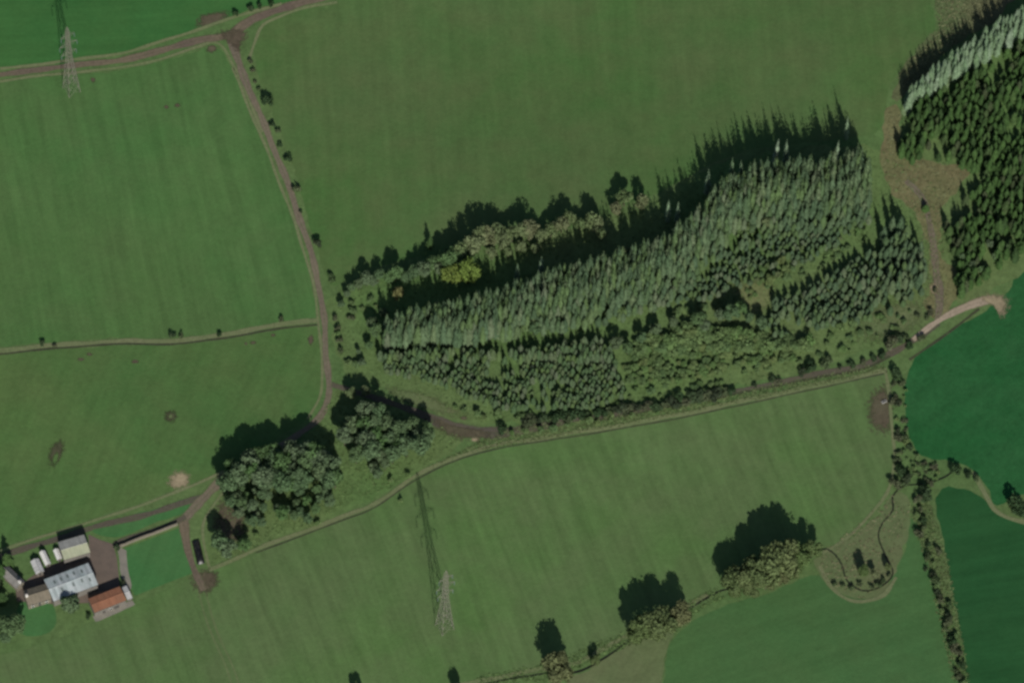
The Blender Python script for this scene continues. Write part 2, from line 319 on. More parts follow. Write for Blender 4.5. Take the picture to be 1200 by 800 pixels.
sheet('bleached_pasture', [(660, 890), (664, 800), (690, 782), (740, 752), (790, 732), (782, 760), (774, 800), (768, 890)], M['tan_field'], FO)
sheet('wood_floor', [(388, 345), (430, 325), (500, 312), (600, 284), (680, 268), (760, 240), (830, 200), (900, 180), (1000, 172), (1030, 175), (1060, 200), (1100, 205), (1105, 260), (1110, 330), (1090, 375), (1050, 395), (1000, 415), (900, 445), (800, 465), (690, 485), (600, 497), (540, 495), (500, 480), (450, 455), (410, 440), (390, 400)], M['wood_floor'], .035, 1.2)
sheet('copse_floor', [(395, 455), (440, 455), (500, 490), (545, 512), (520, 535), (470, 565), (400, 605), (300, 642), (245, 662), (240, 640), (262, 590), (262, 565), (330, 530), (370, 500)], M['wood_floor'], .035, 1)
sheet('forest_floor', [(1060, 140), (1110, 100), (1290, 10), (1290, 300), (1200, 320), (1150, 350), (1125, 352), (1110, 300), (1100, 240), (1060, 210)], M['wood_floor'], .035, 1.5)
sheet('scrub_clearing', [(1040, 130), (1058, 132), (1056, 180), (1100, 192), (1142, 196), (1130, 215), (1108, 235), (1100, 262), (1106, 300), (1128, 322), (1118, 345), (1100, 372), (1084, 356), (1092, 310), (1080, 262), (1052, 232), (1036, 210), (1034, 165)], M['scrub'], .06, 1.2)
blob('clearing_patch', [(862, 332), (905, 330), (905, 360), (880, 372), (862, 352)], 'verge', .06)
blob('clearing_patch', [(1008, 362), (1080, 352), (1078, 380), (1040, 398), (1004, 392)], 'tan_field', .06)
blob('clearing_patch', [(448, 452), (500, 462), (540, 484), (520, 486), (470, 470)], 'tan_field', .06)
sheet('bracken_moor', [(1086, -90), (1094, 4), (1100, 36), (1070, 66), (1050, 94), (1044, 118), (1062, 112), (1110, 64), (1170, 20), (1260, -90)], M['moor'], .045, 1.2)
sheet('pale_bank', [(1060, 138), (1080, 122), (1120, 96), (1160, 70), (1220, 32), (1220, 6), (1150, 48), (1100, 80), (1062, 112)], M['pale_floor'], .06, .8)
sheet('stream_meadow', [(955, 655), (990, 632), (1030, 602), (1046, 580), (1062, 580), (1068, 600), (1062, 640), (1048, 668), (1036, 693), (1010, 702), (985, 697), (968, 682)], M['tan_field'], .05, .8)
sheet('paddock', [(146, 642), (180, 629), (212, 618), (218, 640), (225, 671), (195, 684), (158, 698), (150, 680)], M['paddock'], .05, .3, 2.5, False)
sheet('green_sliver', [(108, 620), (150, 605), (190, 593), (226, 582), (232, 588), (215, 600), (180, 613), (135, 630)], M['paddock'], .05, .3)
sheet('farm_garden', [(24, 706), (60, 706), (64, 735), (40, 745), (20, 735)], M['paddock'], .05, .3)
sheet('farmyard', [(104, 626), (118, 632), (133, 637), (138, 655), (140, 690), (112, 706), (60, 708), (20, 704), (18, 690), (36, 676), (58, 662), (76, 656), (104, 648)], M['yard'], .06, .25, 2.5, False)
sheet('concrete_apron', [(138, 640), (148, 645), (149, 665), (154, 690), (145, 694), (140, 660)], M['apron'], .10, .3)
sheet('concrete_apron', [(108, 722), (155, 703), (158, 708), (112, 728)], M['apron'], .10, .2)
blob('trodden_patch', [(1020, 462), (1042, 450), (1046, 500), (1030, 505), (1018, 492)], 'soil', .075)
blob('trodden_patch', [(226, 672), (250, 668), (258, 682), (240, 696), (228, 690)], 'soil', .075)
blob('trodden_patch', [(258, 588), (280, 590), (290, 628), (262, 640), (250, 615)], 'soil', .075)
blob('trodden_patch', [(256, 40), (275, 34), (290, 40), (284, 52), (280, 62), (268, 52)], 'soil', .125)
blob('trodden_patch', [(234, 20), (262, 14), (268, 22), (246, 31), (232, 32)], 'soil', .075)
blob('rubble_patch', [(200, 556), (212, 552), (222, 558), (220, 570), (206, 574), (197, 567)], 'stony', .075)
blob('rubble_patch', [(1148, 347), (1168, 342), (1182, 350), (1180, 366), (1172, 370), (1165, 358)], 'stony', .115)
blob('rubble_patch', [(1090, 332), (1098, 330), (1100, 340), (1093, 344)], 'stony', .115)
def ring(cx, cy, rx, ry, rot=0): return [(cx + rx * math.cos(t) * math.cos(rot) - ry * math.sin(t) * math.sin(rot), cy + rx * math.cos(t) * math.sin(rot) + ry * math.sin(t) * math.cos(rot)) for t in np.linspace(0, 2 * math.pi, 13)[:-1]]
blob('trampled_ring', ring(200, 488, 8, 7.5), 'dung', .075)
blob('trampled_ring_centre', ring(200, 488, 3.5, 3.2), 'tan_field', .10)
blob('trampled_ring', ring(66, 531, 8, 17, .35), 'dung', .075)
blob('trampled_ring_centre', ring(65, 537, 3.2, 8, .3), 'f_sw', .10)
for x, y, a, b in ((195, 126, 3, 2.5), (208, 124, 3.5, 2.5), (158, 423, 4.5, 2.5), (297, 400, 4, 2.5), (288, 401, 2, 2), (320, 391, 3, 2), (364, 397, 3.5, 6), (105, 415, 4, 2), (95, 421, 4, 2), (109, 94, 3, 3), (248, 58, 6, 5)):
    blob('bare_spot', ring(x, y, a, b), 'soil', .075)
# tracks, verges, ditches
ribbon('verge_strip', [(-90, 417), (0, 411), (60, 405), (130, 400), (200, 398), (262, 391), (310, 381), (372, 374)], 7, M['verge_r'], .07)
ribbon('ditch_strip', [(-90, 422), (0, 415), (60, 409), (130, 403), (200, 402), (262, 395), (310, 386), (372, 379)], 2.6, M['ditch_r'], .10, .15)
ribbon('lane', [(-90, 100), (0, 89), (60, 80), (100, 76), (140, 71), (190, 60), (235, 47), (268, 42), (300, 22), (340, 8), (400, -8), (480, -50)], [9, 9, 8, 8, 10, 10, 12, 10, 10, 10], M['road'], .10)
ribbon('verge_strip', [(-90, 108), (0, 96), (60, 88), (100, 84), (140, 80), (190, 69), (232, 56), (250, 50), (262, 56), (272, 74), (290, 112), (308, 155)], 4, M['verge_r'], .085)
ribbon('verge_strip', [(0, 82), (60, 74), (140, 63), (200, 46), (250, 29), (290, 17), (330, 5)], 4.5, M['verge_r'], .085)
ribbon('verge_strip', [(292, 72), (300, 45), (308, 30), (330, 20), (362, 9), (395, 3)], 4, M['verge_r'], .085)
ribbon('farm_track', [(270, 46), (275, 62), (288, 95), (306, 138), (326, 186), (346, 240), (362, 288), (373, 330), (379, 370), (382, 410), (385, 445), (383, 470), (372, 492), (345, 512), (300, 540), (262, 562), (240, 582), (224, 600), (214, 612)], [12, 9, 8, 8, 8.5, 8, 7.5, 7.5, 8, 8, 11, 13, 11], M['track'], .10)
ribbon('verge_strip', [(272, 80), (284, 108), (300, 146), (320, 194), (340, 246), (356, 292), (367, 333), (373, 371), (376, 410), (378, 445), (375, 465), (360, 490)], 3.5, M['verge_r'], .085)
ribbon('verge_strip', [(262, 552), (225, 570), (180, 586), (130, 604), (70, 622), (0, 645), (-60, 662)], 4, M['verge_r'], .085)
ribbon('dark_lane', [(240, 582), (180, 600), (110, 618), (60, 633), (0, 652), (-60, 670)], 8, M['dark_track'], .09)
ribbon('farm_track', [(218, 606), (190, 618), (160, 627), (134, 638)], 7, M['dark_track'], .105)
ribbon('farm_track', [(214, 610), (220, 640), (228, 668), (238, 692)], [12, 9, 8, 7], M['road'], .105)
ribbon('verge_strip', [(268, 570), (250, 592), (238, 615), (242, 650), (246, 668)], 3.5, M['verge_r'], .085)
ribbon('wood_track', [(388, 450), (430, 462), (480, 480), (510, 492), (545, 503), (580, 508), (620, 502), (690, 490), (760, 480), (830, 466), (900, 450), (960, 437), (1010, 427), (1046, 412), (1072, 395), (1100, 376)], [8, 8, 16, 14, 6, 6, 6, 6, 8, 9, 9], M['dark_track'], .10)
blob('trodden_patch', [(508, 488), (530, 498), (575, 506), (572, 514), (535, 514), (512, 502)], 'soil', .115)
ribbon('stone_track', [(1070, 396), (1090, 381), (1115, 366), (1140, 354), (1160, 349), (1174, 353)], [6, 8, 8, 9, 13, 14], M['pink'], .11)
ribbon('clearing_track', [(1098, 374), (1102, 350), (1096, 310), (1092, 270), (1082, 235), (1062, 212)], [8, 12, 9, 8, 8], M['scrub'] if False else M['track'], .105)
ribbon('verge_strip', [(245, 668), (300, 645), (400, 607), (440, 590), (484, 560), (530, 537), (590, 520), (650, 511), (780, 489), (900, 463), (1040, 432)], [5, 6, 5, 6, 7, 7], M['verge_r'], .085)
ribbon('ditch_strip', [(300, 649), (400, 611), (440, 594), (486, 563), (530, 541), (590, 524), (650, 515), (780, 493), (900, 467), (1036, 436)], 1.8, M['ditch_r'], .095, .1)
ribbon('ditch_strip', [(1066, 420), (1100, 396), (1125, 378), (1148, 360)], 3, M['ditch_r'], .095, .1)
ribbon('verge_strip', [(1038, 432), (1044, 480), (1048, 520), (1046, 552), (1038, 580), (1010, 612), (985, 634), (960, 650)], 4, M['verge_r'], .085)
ribbon('verge_strip', [(1140, 552), (1156, 580), (1170, 600), (1200, 612), (1260, 622)], 6, M['verge_r'], .085)
ribbon('verge_strip', [(470, 818), (560, 797), (620, 785), (670, 776), (700, 762), (735, 744), (780, 722), (830, 696)], 6, M['verge_r'], .085)
ribbon('stream', [(400, 840), (470, 823), (560, 802), (630, 788), (676, 786), (705, 771), (738, 749), (780, 727), (820, 704), (842, 692)], [2, 2.2, 2.2, 2.6, 2.6, 2.6], M['water'], .10, .2)
ribbon('stream', [(842, 692), (880, 680), (920, 662), (960, 642), (975, 645), (986, 660), (992, 680), (1010, 692), (1030, 688), (1046, 672), (1038, 650), (1030, 628), (1034, 612), (1046, 596), (1046, 580), (1060, 568), (1085, 566), (1110, 556), (1120, 546)], [2.2, 1.8, 1.8, 1.8], M['water'], .105, .2)
ribbon('verge_strip', [(960, 662), (972, 684), (990, 700), (1010, 705), (1036, 698), (1050, 676)], 5, M['verge_r'], .085)
ribbon('ditch_strip', [(700, 493), (780, 478), (850, 464), (900, 453), (960, 441), (1010, 431), (1044, 416)], 3, M['ditch_r'], .115, .15)
blob('rubble_patch', ring(556, 515, 5, 2.5), 'stony', .12)
blob('trodden_patch', ring(544, 490, 4, 2.5), 'soil', .12)
for dx in (0, 8):
    ribbon('wheel_track', [(232 + dx, 690), (240 + dx, 720), (250 + dx, 748), (268 + dx, 790), (290 + dx, 860)], 2, M['tan_field'], .06, .1)

# ------------------------------------------------------------------ trees: builders
def sprays(base, direc, length, width, droop):
    """kite shaped spray along a branch: four corners"""
    d = direc / np.linalg.norm(direc); s = np.cross(d, (0, 0, 1)); s /= np.linalg.norm(s) + 1e-6
    m = base + d * length * .5; tip = base + d * length + np.array((0, 0, -droop))
    return [base, m - s * width * .5 + (0, 0, .05), tip, m + s * width * .5 + (0, 0, .05)]
def conifer_crown(name, mat, H=12., r=1.5, base=.12, gap=.42, nb=7, dens=1., seed=0, pw=2.6):
    g = np.random.default_rng(seed); Q = []; z = H * base; lean = g.normal(0, .012, 2)
    while z < H - .25:
        t = (z - H * base) / (H * (1 - base)); rad = r * (1 - t ** pw) * min(1, .65 + 2 * t) * (.85 + .15 * math.sin(seed + z * 2.1)) + .15
        n = max(4, int(nb * dens * (.55 + .6 * (1 - t)))); a0 = g.uniform(0, 6.3)
        for i in range(n):
            a = a0 + 6.283 * i / n + g.normal(0, .22); L = rad * g.uniform(.7, 1.2)
            d = np.array((math.cos(a), math.sin(a), -.15 - .25 * (1 - t) + g.normal(0, .1)))
            Q.append(sprays(np.array((lean[0] * z, lean[1] * z, z + g.normal(0, .12))), d, L, max(.22, L * .62), L * .12))
        z += gap * g.uniform(.75, 1.25)
    for i in range(4):
        a = g.uniform(0, 6.3); Q.append(sprays(np.array((lean[0] * H, lean[1] * H, H - .5)), np.array((math.cos(a) * .3, math.sin(a) * .3, 1.)), .7, .22, 0))
    return np.array(Q, np.float32)
def broad_crown(H=10., R_=3.6, lobes=9, n=900, leaf=.6, seed=0, low=.3):
    g = np.random.default_rng(seed); Q = []; ch = H * (1 - low); zc = H * low + ch * .5
    C = [(np.array((0, 0, zc + ch * .12)), R_ * .62, ch * .38)]
    for i in range(lobes):
        a = 6.283 * i / lobes * 1.618 * 2 + g.uniform(-.4, .4); u = g.uniform(-.75, .8); rr = R_ * .62 * math.sqrt(max(.15, 1 - u * u)) * g.uniform(.75, 1.15)
        C.append((np.array((rr * math.cos(a), rr * math.sin(a), zc + u * ch * .38)), R_ * g.uniform(.27, .46), ch * g.uniform(.14, .24)))
    wts = np.array([c[1] * (c[1] + c[2]) for c in C]); wts[0] *= .35; wts /= wts.sum()
    for c, rr, rz in (C[i] for i in g.choice(len(C), n, p=wts)):
        v = g.normal(size=3); v[2] = v[2] * .9 + .25; v /= np.linalg.norm(v)
        k = g.uniform(.62, 1.08); p = c + v * (rr * k, rr * k, rz * k)
        nrm = v + g.normal(0, .45, 3); nrm /= np.linalg.norm(nrm); x = np.cross(nrm, g.normal(size=3)); x /= np.linalg.norm(x); y = np.cross(nrm, x)
        s = leaf * g.uniform(.55, 1.25); e = g.uniform(.6, 1., 4)
        Q.append([p + x * s * e[0] * .6, p + y * s * e[1] * .5 - nrm * s * .15, p - x * s * e[2] * .6, p - y * s * e[3] * .5 - nrm * s * .15])
    return np.array(Q, np.float32)
def trunk_mesh(name, H, r, limbs=0, R_=0, seed=0, mat='bark', top=.9, low=.35):
    g = random.Random(seed); m = MB(); p = (0, 0, -.35); k = 4
    for i in range(k):
        q = (g.gauss(0, .012) * H, g.gauss(0, .012) * H, H * top * (i + 1) / k); m.bar(p, q, r * (1.15 - i / k), r * (1.15 - (i + 1) / k) if i < k - 1 else r * .15, 6); p = q
    for i in range(limbs):
        a = 6.283 * i / limbs + g.uniform(-.4, .4); z0 = H * g.uniform(low * .8, low + .3); e = R_ * g.uniform(.45, .75)
        mid = (e * .5 * math.cos(a), e * .5 * math.sin(a), z0 + H * .08); m.bar((0, 0, z0), mid, r * .4, r * .26, 5); m.bar(mid, (e * math.cos(a), e * math.sin(a), z0 + H * .2), r * .26, r * .08, 5)
    return mesh(name, m.V, m.F, M[mat], True)
KIND = {}
def kind_conifer(key, mat, H, r, nv=6, bark='bark', **kw):
    out = []
    for i in range(nv):
        Q = conifer_crown(key, mat, H, r, seed=hash_(key) + i, **kw)
        out.append((trunk_mesh(key + '_trunk', H, .012 * H, 0, 0, i, bark), quads_mesh(key + '_crown', Q, M[mat]), Q))
    KIND[key] = (H, out, mat)
def kind_broad(key, mat, H, R_, nv=5, bark='bark', **kw):
    out = []; low = kw.get('low', .3)
    for i in range(nv):
        Q = broad_crown(H, R_, seed=hash_(key) + i, **kw)
        out.append((trunk_mesh(key + '_trunk', H, .018 * H, 6, R_, i, bark, .75, low), quads_mesh(key + '_crown', Q, M[mat]), Q))
    KIND[key] = (H, out, mat)
ords_ = ['sixth from the left,', 'seventh from the left,', 'eighth from the left,', 'ninth from the left,', 'tenth from the left,', 'eleventh from the left,', 'rightmost', 'fourth from the left,', 'fifth from the left,', 'second from the left,', 'third from the left,', 'leftmost']
def hash_(s): return sum(ord(c) * (i + 3) for i, c in enumerate(s)) % 9973
kind_conifer('spruce', 'spruce', 11., 1.75, gap=.42, nb=10, pw=3.4)
kind_conifer('young', 'young', 7., 1.5, gap=.32, nb=9, base=.05, pw=3.2)
kind_conifer('dark', 'dark', 9., 1.9, gap=.38, nb=9, base=.06, pw=3.0)
kind_conifer('larch', 'larch', 13., 1.8, gap=.45, nb=9, base=.1, pw=2.4, bark='pale_bark')
kind_broad('broad', 'broad', 12., 4.2, n=2000, lobes=12, leaf=.85)
kind_broad('scrubtree', 'scrubleaf', 6., 3.0, n=900, lobes=8, leaf=.65, low=.1)
kind_broad('olive', 'olive', 10., 3.2, n=1300, lobes=9, leaf=.7, low=.2)
kind_broad('tan', 'tan', 14., 5.4, n=2600, lobes=13, leaf=.95, low=.18)
kind_broad('yellow', 'yellow', 13., 4.6, nv=2, n=2200, lobes=11, leaf=.75)
kind_broad('amber', 'amber', 9., 3.0, nv=1, n=1400, lobes=9, leaf=.7)
kind_broad('hedge', 'hedge', 3.2, 2.1, n=500, lobes=7, leaf=.55, low=.04)
kind_broad('brush', 'brush', 2.6, 1.8, n=360, lobes=6, leaf=.5, low=.04)
PLACED = []
def girth(key, H): return (KIND[key][0] / H) ** .65 if key in ('spruce', 'young', 'dark', 'larch') else 1.
def tree(key, x, y, H, label, group=None, name='tree', cat='tree', wide=1., v=None):
    H0, var, _ = KIND[key]; tm, cm, _q = var[rng.integers(len(var)) if v is None else v % len(var)]
    o = empty(name, (x, y, h(x, y))); k = H / H0; wide = girth(key, H) * wide * rng.uniform(.85, 1.15); o.scale = (k * wide, k * wide * rng.uniform(.92, 1.08), k)
    o.rotation_euler = (rng.normal(0, .02), rng.normal(0, .02), rng.uniform(0, 6.28))
    a = link('trunk', tm, o); b = link('crown', cm, o)
    tag(o, label, cat, group); PLACED.append((x, y, H)); return o
def tree_px(key, px, py, H, label, group=None, frac=.62, **kw):   # px, py: where the middle of the crown shows
    x, y = P(px, py, frac * H); x, y = P(px, py, h(x, y) + frac * H); return tree(key, x, y, H, label, group, **kw)
def inside(x, y, poly):
    c = False; n = len(poly); j = n - 1
    for i in range(n):
        xi, yi = poly[i]; xj, yj = poly[j]
        if (yi > y) != (yj > y) and x < (xj - xi) * (y - yi) / (yj - yi) + xi: c = not c
        j = i
    return c
def lump(x, y, k=1.):           # patchiness of a stand
    return (math.sin(x / 4.3 * k + 1.7 * math.sin(y / 6.7 * k)) + math.sin(y / 5.1 * k + 1.3 * math.sin(x / 8.9 * k) + 2) + math.sin((x + y) / 11.3 * k)) / 3
def scatter(poly, spacing, hf, frac=.62, keep=1., avoid=(), rough=0.):
    """tree stations on a jittered grid whose crowns show inside the outline"""
    xs, ys = zip(*[P(*p) for p in poly]); out = []; row = 0; y = min(ys) - 25
    while y < max(ys) + 10:
        x = min(xs) - 5 + (row % 2) * spacing / 2
        while x < max(xs) + 5:
            qx, qy = x + rng.normal(0, .2) * spacing, y + rng.normal(0, .2) * spacing
            p0 = proj(qx, qy, h(qx, qy)); H = hf(*p0); lm = lump(qx, qy)
            if rough: H *= 1 + rough * (lump(qx + 31, qy - 17, 1.9) * .9 + rng.normal(0, .35)) * (.35 if H > 15 else 1)
            pc = proj(qx, qy, h(qx, qy) + frac * H)
            if inside(*pc, poly) and rng.random() < keep * (1 if not rough or lm > -.42 or H > 15 else .35) and not any(inside(*pc, a) for a in avoid): out.append((qx, qy, H))
            x += spacing
        y += spacing * .87; row += 1
    return out
def stand(key, pts, label, group, name, cap, stuff_name, stuff_label, wide=1.):
    pts = sorted(pts, key=lambda p: -p[2]); one, many = pts[:cap], pts[cap:]
    for x, y, H in one: tree(key, x, y, H, label(x, y) if callable(label) else label, group, name, wide=wide)
    if many:
        H0, var, mat = KIND[key]; parts = []; tone = []; T = MB()
        for x, y, H in many:
            Q = var[rng.integers(len(var))][2]; k = H / H0; a = rng.uniform(0, 6.28); c, s = math.cos(a), math.sin(a)
            wd = girth(key, H) * wide * rng.uniform(.85, 1.15); X = Q * (k * wd, k * wd, k); X = np.stack((X[..., 0] * c - X[..., 1] * s, X[..., 0] * s + X[..., 1] * c, X[..., 2]), -1) + np.array((x, y, h(x, y)))
            parts.append(X); tone += [rng.random()] * len(Q)
            z = h(x, y); T.bar((x, y, z - .3), (x, y, z + H * .85), .012 * H, .003 * H, 4)
        o = link(stuff_name, quads_mesh(stuff_name, np.concatenate(parts), M[mat])); at = o.data.attributes.new('tone', 'FLOAT', 'FACE'); at.data.foreach_set('value', np.array(tone, np.float32))
        tag(o, stuff_label, 'trees', None, 'stuff'); T.build('trunks', M['bark'], o); o.children[0]['kind'] = 'stuff'
    return len(pts)

# ------------------------------------------------------------------ the large wood
def edge_y(px): return np.interp(px, [440, 500, 560, 620, 680, 740, 790, 820, 850, 900, 960, 1010], [398, 378, 366, 348, 330, 315, 294, 266, 236, 218, 214, 201])
def h_upper(px, py):
    d = py - edge_y(px); t = min(1, max(0, (d - 34) / 34)) ** .7; tall = np.interp(px, [440, 560, 700, 820, 900, 1010], [17, 20, 22, 23.5, 25, 25])
    return (tall * (1 - t) + 4.2 * t) * (rng.uniform(.86, 1.1) + .1 * math.sin(px / 23 + py / 17) * t)
Z1 = [(452, 378), (500, 360), (560, 350), (620, 331), (680, 312), (740, 296), (786, 278), (818, 246), (850, 212), (900, 195), (960, 192), (1008, 176), (1020, 200), (1018, 266), (960, 298), (908, 326), (866, 334), (850, 346), (800, 352), (745, 366), (715, 376), (640, 384), (560, 394), (500, 395), (450, 398)]
pts = scatter(Z1, 2.4, h_upper, keep=.95, rough=.3)
mix = [p for p in pts if p[2] < 13 and (math.sin(p[0] / 7.3 + 1.1 * math.sin(p[1] / 9)) + math.sin(p[1] / 6.1 - p[0] / 11)) > .75 + rng.normal(0, .45)]; ms = set(mix)
pts = [p for p in pts if p not in ms]
for q, (x, y, H) in enumerate(mix[::2]):
    k = ('scrubtree', 'broad', 'olive')[q % 3]; tree(k, x, y, H * rng.uniform(.75, 1.0) if k != 'scrubtree' else min(H, 6.5), 'rounded leafy tree growing among the spruces of the upper band', 'leafy trees among the upper spruces', 'leafy_tree', wide=.8 if k != 'scrubtree' else .9)
n1 = stand('spruce', pts, 'tall slender grey-green spruce in the upper band of the large wood', 'tall spruces of the upper band', 'spruce_tree', 200, 'spruce_plantation', 'close-grown mass of lower grey-green spruces filling the upper band of the large wood', .95)
Z2 = [(442, 412), (500, 408), (570, 412), (640, 404), (700, 396), (716, 410), (726, 440), (735, 462), (690, 478), (600, 480), (562, 472), (522, 450), (450, 434)]
n2 = stand('young', scatter(Z2, 2.2, lambda a, b: rng.uniform(3.8, 5.8) * (1.6 if b < 428 else .95), keep=.97, rough=.22), 'short grey-green spruce in the lower band of the large wood', 'short spruces of the lower band', 'young_spruce', 300, 'young_plantation', 'dense lower band of short grey-green spruces in the large wood')
Z3 = [(890, 382), (905, 352), (960, 330), (1010, 298), (1050, 272), (1080, 282), (1086, 312), (1080, 342), (1040, 366), (960, 384), (910, 396)]
def h3(px, py): return rng.uniform(4.6, 7.2) + 5 * max(0, min(1, (px - 980) / 80)) * (py < 345)
n3 = stand('spruce', scatter(Z3, 2.6, h3, keep=.95, rough=.25), 'grey-green spruce in the block at the wood\'s south-east end', 'spruces of the south-east block', 'spruce_tree', 96, 'spruce_plantation', 'rest of the spruces in the block at the south-east end of the large wood')
ntl = 0
for px, py, H in ((1046, 262, 15), (1056, 262, 16), (1064, 270, 14), (1036, 272, 14)): tree_px('spruce', px, py, H, 'tallest spruce group at the point of the south-east block', 'spruces at the point of the block', name='spruce_tree')
# mixed scrub between the bands and the track
Z4 = [(735, 405), (770, 388), (800, 380), (850, 385), (890, 392), (940, 396), (960, 400), (930, 420), (870, 432), (800, 446), (740, 458), (730, 430)]
for x, y, H in scatter(Z4, 3.1, lambda a, b: rng.uniform(2.0, 4.2) * (1.35 if b < 415 else .8), keep=.9):
    tree('scrubtree', x, y, H, 'rounded light green scrub tree between the spruces and the trackside hedge', 'scrub trees on the south side of the wood', 'scrub_tree', wide=rng.uniform(1.2, 1.7))
for Zp, lab, grp, kp in (([(760, 368), (850, 350), (905, 322), (960, 296), (1016, 268), (1020, 282), (960, 318), (900, 336), (860, 362), (800, 372)], 'low spreading bush in the sunny gap between the upper band and the south-east block', 'bushes in the gap between the bands', .8), ([(520, 470), (600, 486), (690, 480), (740, 462), (800, 450), (930, 424), (1000, 400), (1006, 410), (900, 440), (760, 468), (640, 490), (560, 494)], 'low spreading bush on the southern fringe just inside the track', 'low bushes inside the track', .5), ([(392, 350), (440, 345), (452, 372), (440, 400), (430, 430), (400, 430), (392, 400)], 'low spreading bush on the open west tip of the wood', 'low bushes on the west tip', .2), ([(1010, 360), (1080, 345), (1085, 372), (1040, 396), (960, 405), (960, 392)], 'low spreading bush on the pale grass below the south-east block', 'low bushes below the south-east block', .3)):
    for x, y, H in scatter(Zp, 3.4, lambda a, b: rng.uniform(1.2, 2.6), keep=kp): tree('scrubtree', x, y, H, lab, grp, 'low_bush', 'bush', wide=rng.uniform(1.3, 1.9))
for i, (px, py, H) in enumerate(((722, 402, 9), (735, 408, 8), (752, 396, 9), (768, 386, 8), (790, 377, 8), (818, 374, 10), (826, 380, 8), (845, 368, 8), (858, 366, 11), (868, 362, 11), (878, 372, 9), (892, 378, 9))):
    tree_px('broad', px, py, H, 'leafy tree in the ragged row along the middle of the wood', 'middle row trees', wide=.95)
for px, py, H in ((690, 492, 4), (716, 486, 4), (655, 462, 4.5), (672, 470, 4), (560, 484, 4), (584, 482, 3.5), (780, 452, 3.5), (1000, 378, 5), (985, 382, 5)):
    tree_px('scrubtree', px, py, H, 'low green scrub tree on the sunny southern fringe of the wood', 'scrub on the southern fringe', name='scrub_tree')
# the open scrub along the northern edge
nm = 'open row of trees along the wood\'s north-west edge'
for px, py, H in ((400, 356, 5), (406, 344, 6), (412, 336, 7), (420, 332, 8), (430, 326, 10), (438, 330, 7), (444, 322, 9), (456, 326, 8), (464, 320, 12), (476, 324, 8), (486, 318, 9), (496, 314, 11), (506, 308, 10), (514, 314, 9), (524, 304, 13), (534, 300, 12)):
    tree_px('broad', px, py, H, 'small grey-green tree in the straggling line at the wood\'s west corner', 'trees at the west corner', wide=.95)
for px, py, H in ((541, 292, 14), (555, 284, 15), (563, 276, 15), (574, 276, 14), (585, 272, 13), (588, 282, 12), (600, 274, 11), (612, 268, 13), (622, 268, 13), (634, 276, 9), (646, 270, 9), (658, 262, 12), (668, 256, 11), (680, 262, 9), (692, 258, 12), (700, 262, 11), (705, 274, 9), (722, 244, 9), (732, 232, 11), (752, 236, 11), (596, 296, 8), (610, 288, 8), (628, 290, 7), (576, 296, 8)):
    tree_px('olive', px, py, H, 'pale olive tree in the open belt along the wood\'s north side', 'olive trees of the northern belt', wide=1.0)
for i, (px, py, H) in enumerate(((830, 206, 20), (858, 190, 21), (870, 192, 21), (910, 170, 22), (923, 172, 22), (982, 170, 20), (994, 143, 19), (784, 240, 18), (795, 243, 18), (606, 312, 15), (634, 306, 15), (562, 344, 13))):
    tree_px('larch', px, py, H, ords_[i] + ' pale slender treetop in the shadow north of the spruces', 'pale treetops in the shadow', frac=.8, name='pale_tree', wide=.75)
tree_px('yellow', 549, 318, 16,  'bright yellow-green tree standing tall in the deep shadow of the wood', v=0, wide=1.15)
tree_px('yellow', 529, 321, 12, 'smaller yellow-green tree leaning against the tall bright yellow-green tree', v=1, wide=1.1)
tree_px('amber', 466, 344, 9.5, 'amber-leaved tree at the west end of the wood')
for px, py, H, lab in ((503, 282, 9, 'lone dark pointed conifer jutting into the north field from the wood edge'), (730, 300, 12, 'pale olive tree standing alone inside the dark glade')):
    tree_px('dark' if H < 10 else 'olive', px, py, H, lab)
for px, py, H in ((436, 378, 8), (440, 386, 9), (432, 404, 6), (424, 424, 5), (450, 366, 6), (420, 412, 4)): tree_px('broad', px, py, H, 'dark-shadowed tree on the grassy west tip of the wood', 'trees on the west tip', wide=.95)
for px, py in ((393, 372), (396, 384), (398, 398), (400, 410), (412, 372)): tree_px('brush', px, py, 2.6, 'low brown-green shrub on the bank at the west tip of the wood', 'shrubs on the west bank', name='shrub', cat='shrub')

# ------------------------------------------------------------------ the copse by the farm drive
C1 = [(268, 548), (300, 530), (340, 522), (376, 522), (394, 548), (398, 590), (370, 606), (320, 616), (276, 610), (264, 580)]
for x, y, H in scatter(C1, 5.0, lambda a, b: (rng.uniform(12, 16.5) if b < 580 else rng.uniform(6, 10)), keep=.95): tree('broad', x, y, H, 'grey-green leafy tree in the copse beside the farm drive', 'trees of the drive copse', wide=.88)
C2 = [(398, 490), (420, 470), (455, 482), (490, 490), (514, 504), (508, 520), (470, 540), (440, 556), (420, 540), (404, 514)]
for x, y, H in scatter(C2, 5.0, lambda a, b: rng.uniform(11, 16) * (1 if b < 545 else .7), keep=.9): tree('broad', x, y, H, 'grey-green leafy tree in the copse between the two tracks', 'trees of the fork copse', wide=.85)
for px, py, H in ((412, 460, 8), (428, 458, 8)): tree_px('olive', px, py, H, 'pale small tree at the northern point of the fork copse', 'pale trees at the copse point')
for px, py in ((390, 590), (372, 612), (362, 614), (436, 548), (458, 562), (478, 556), (470, 586), (300, 626)): tree_px('scrubtree', px, py, 3, 'small green bush on the rough grass between the two copses', 'bushes between the copses', name='bush', cat='bush')
tree_px('broad', 257, 635, 13, 'leafy tree beside the black heap near the paddock'); tree_px('broad', 268, 642, 12, 'middle tree on bare earth beside the farm track'); tree_px('broad', 285, 638, 10, 'light green tree on the bare earth nearest the hay field')
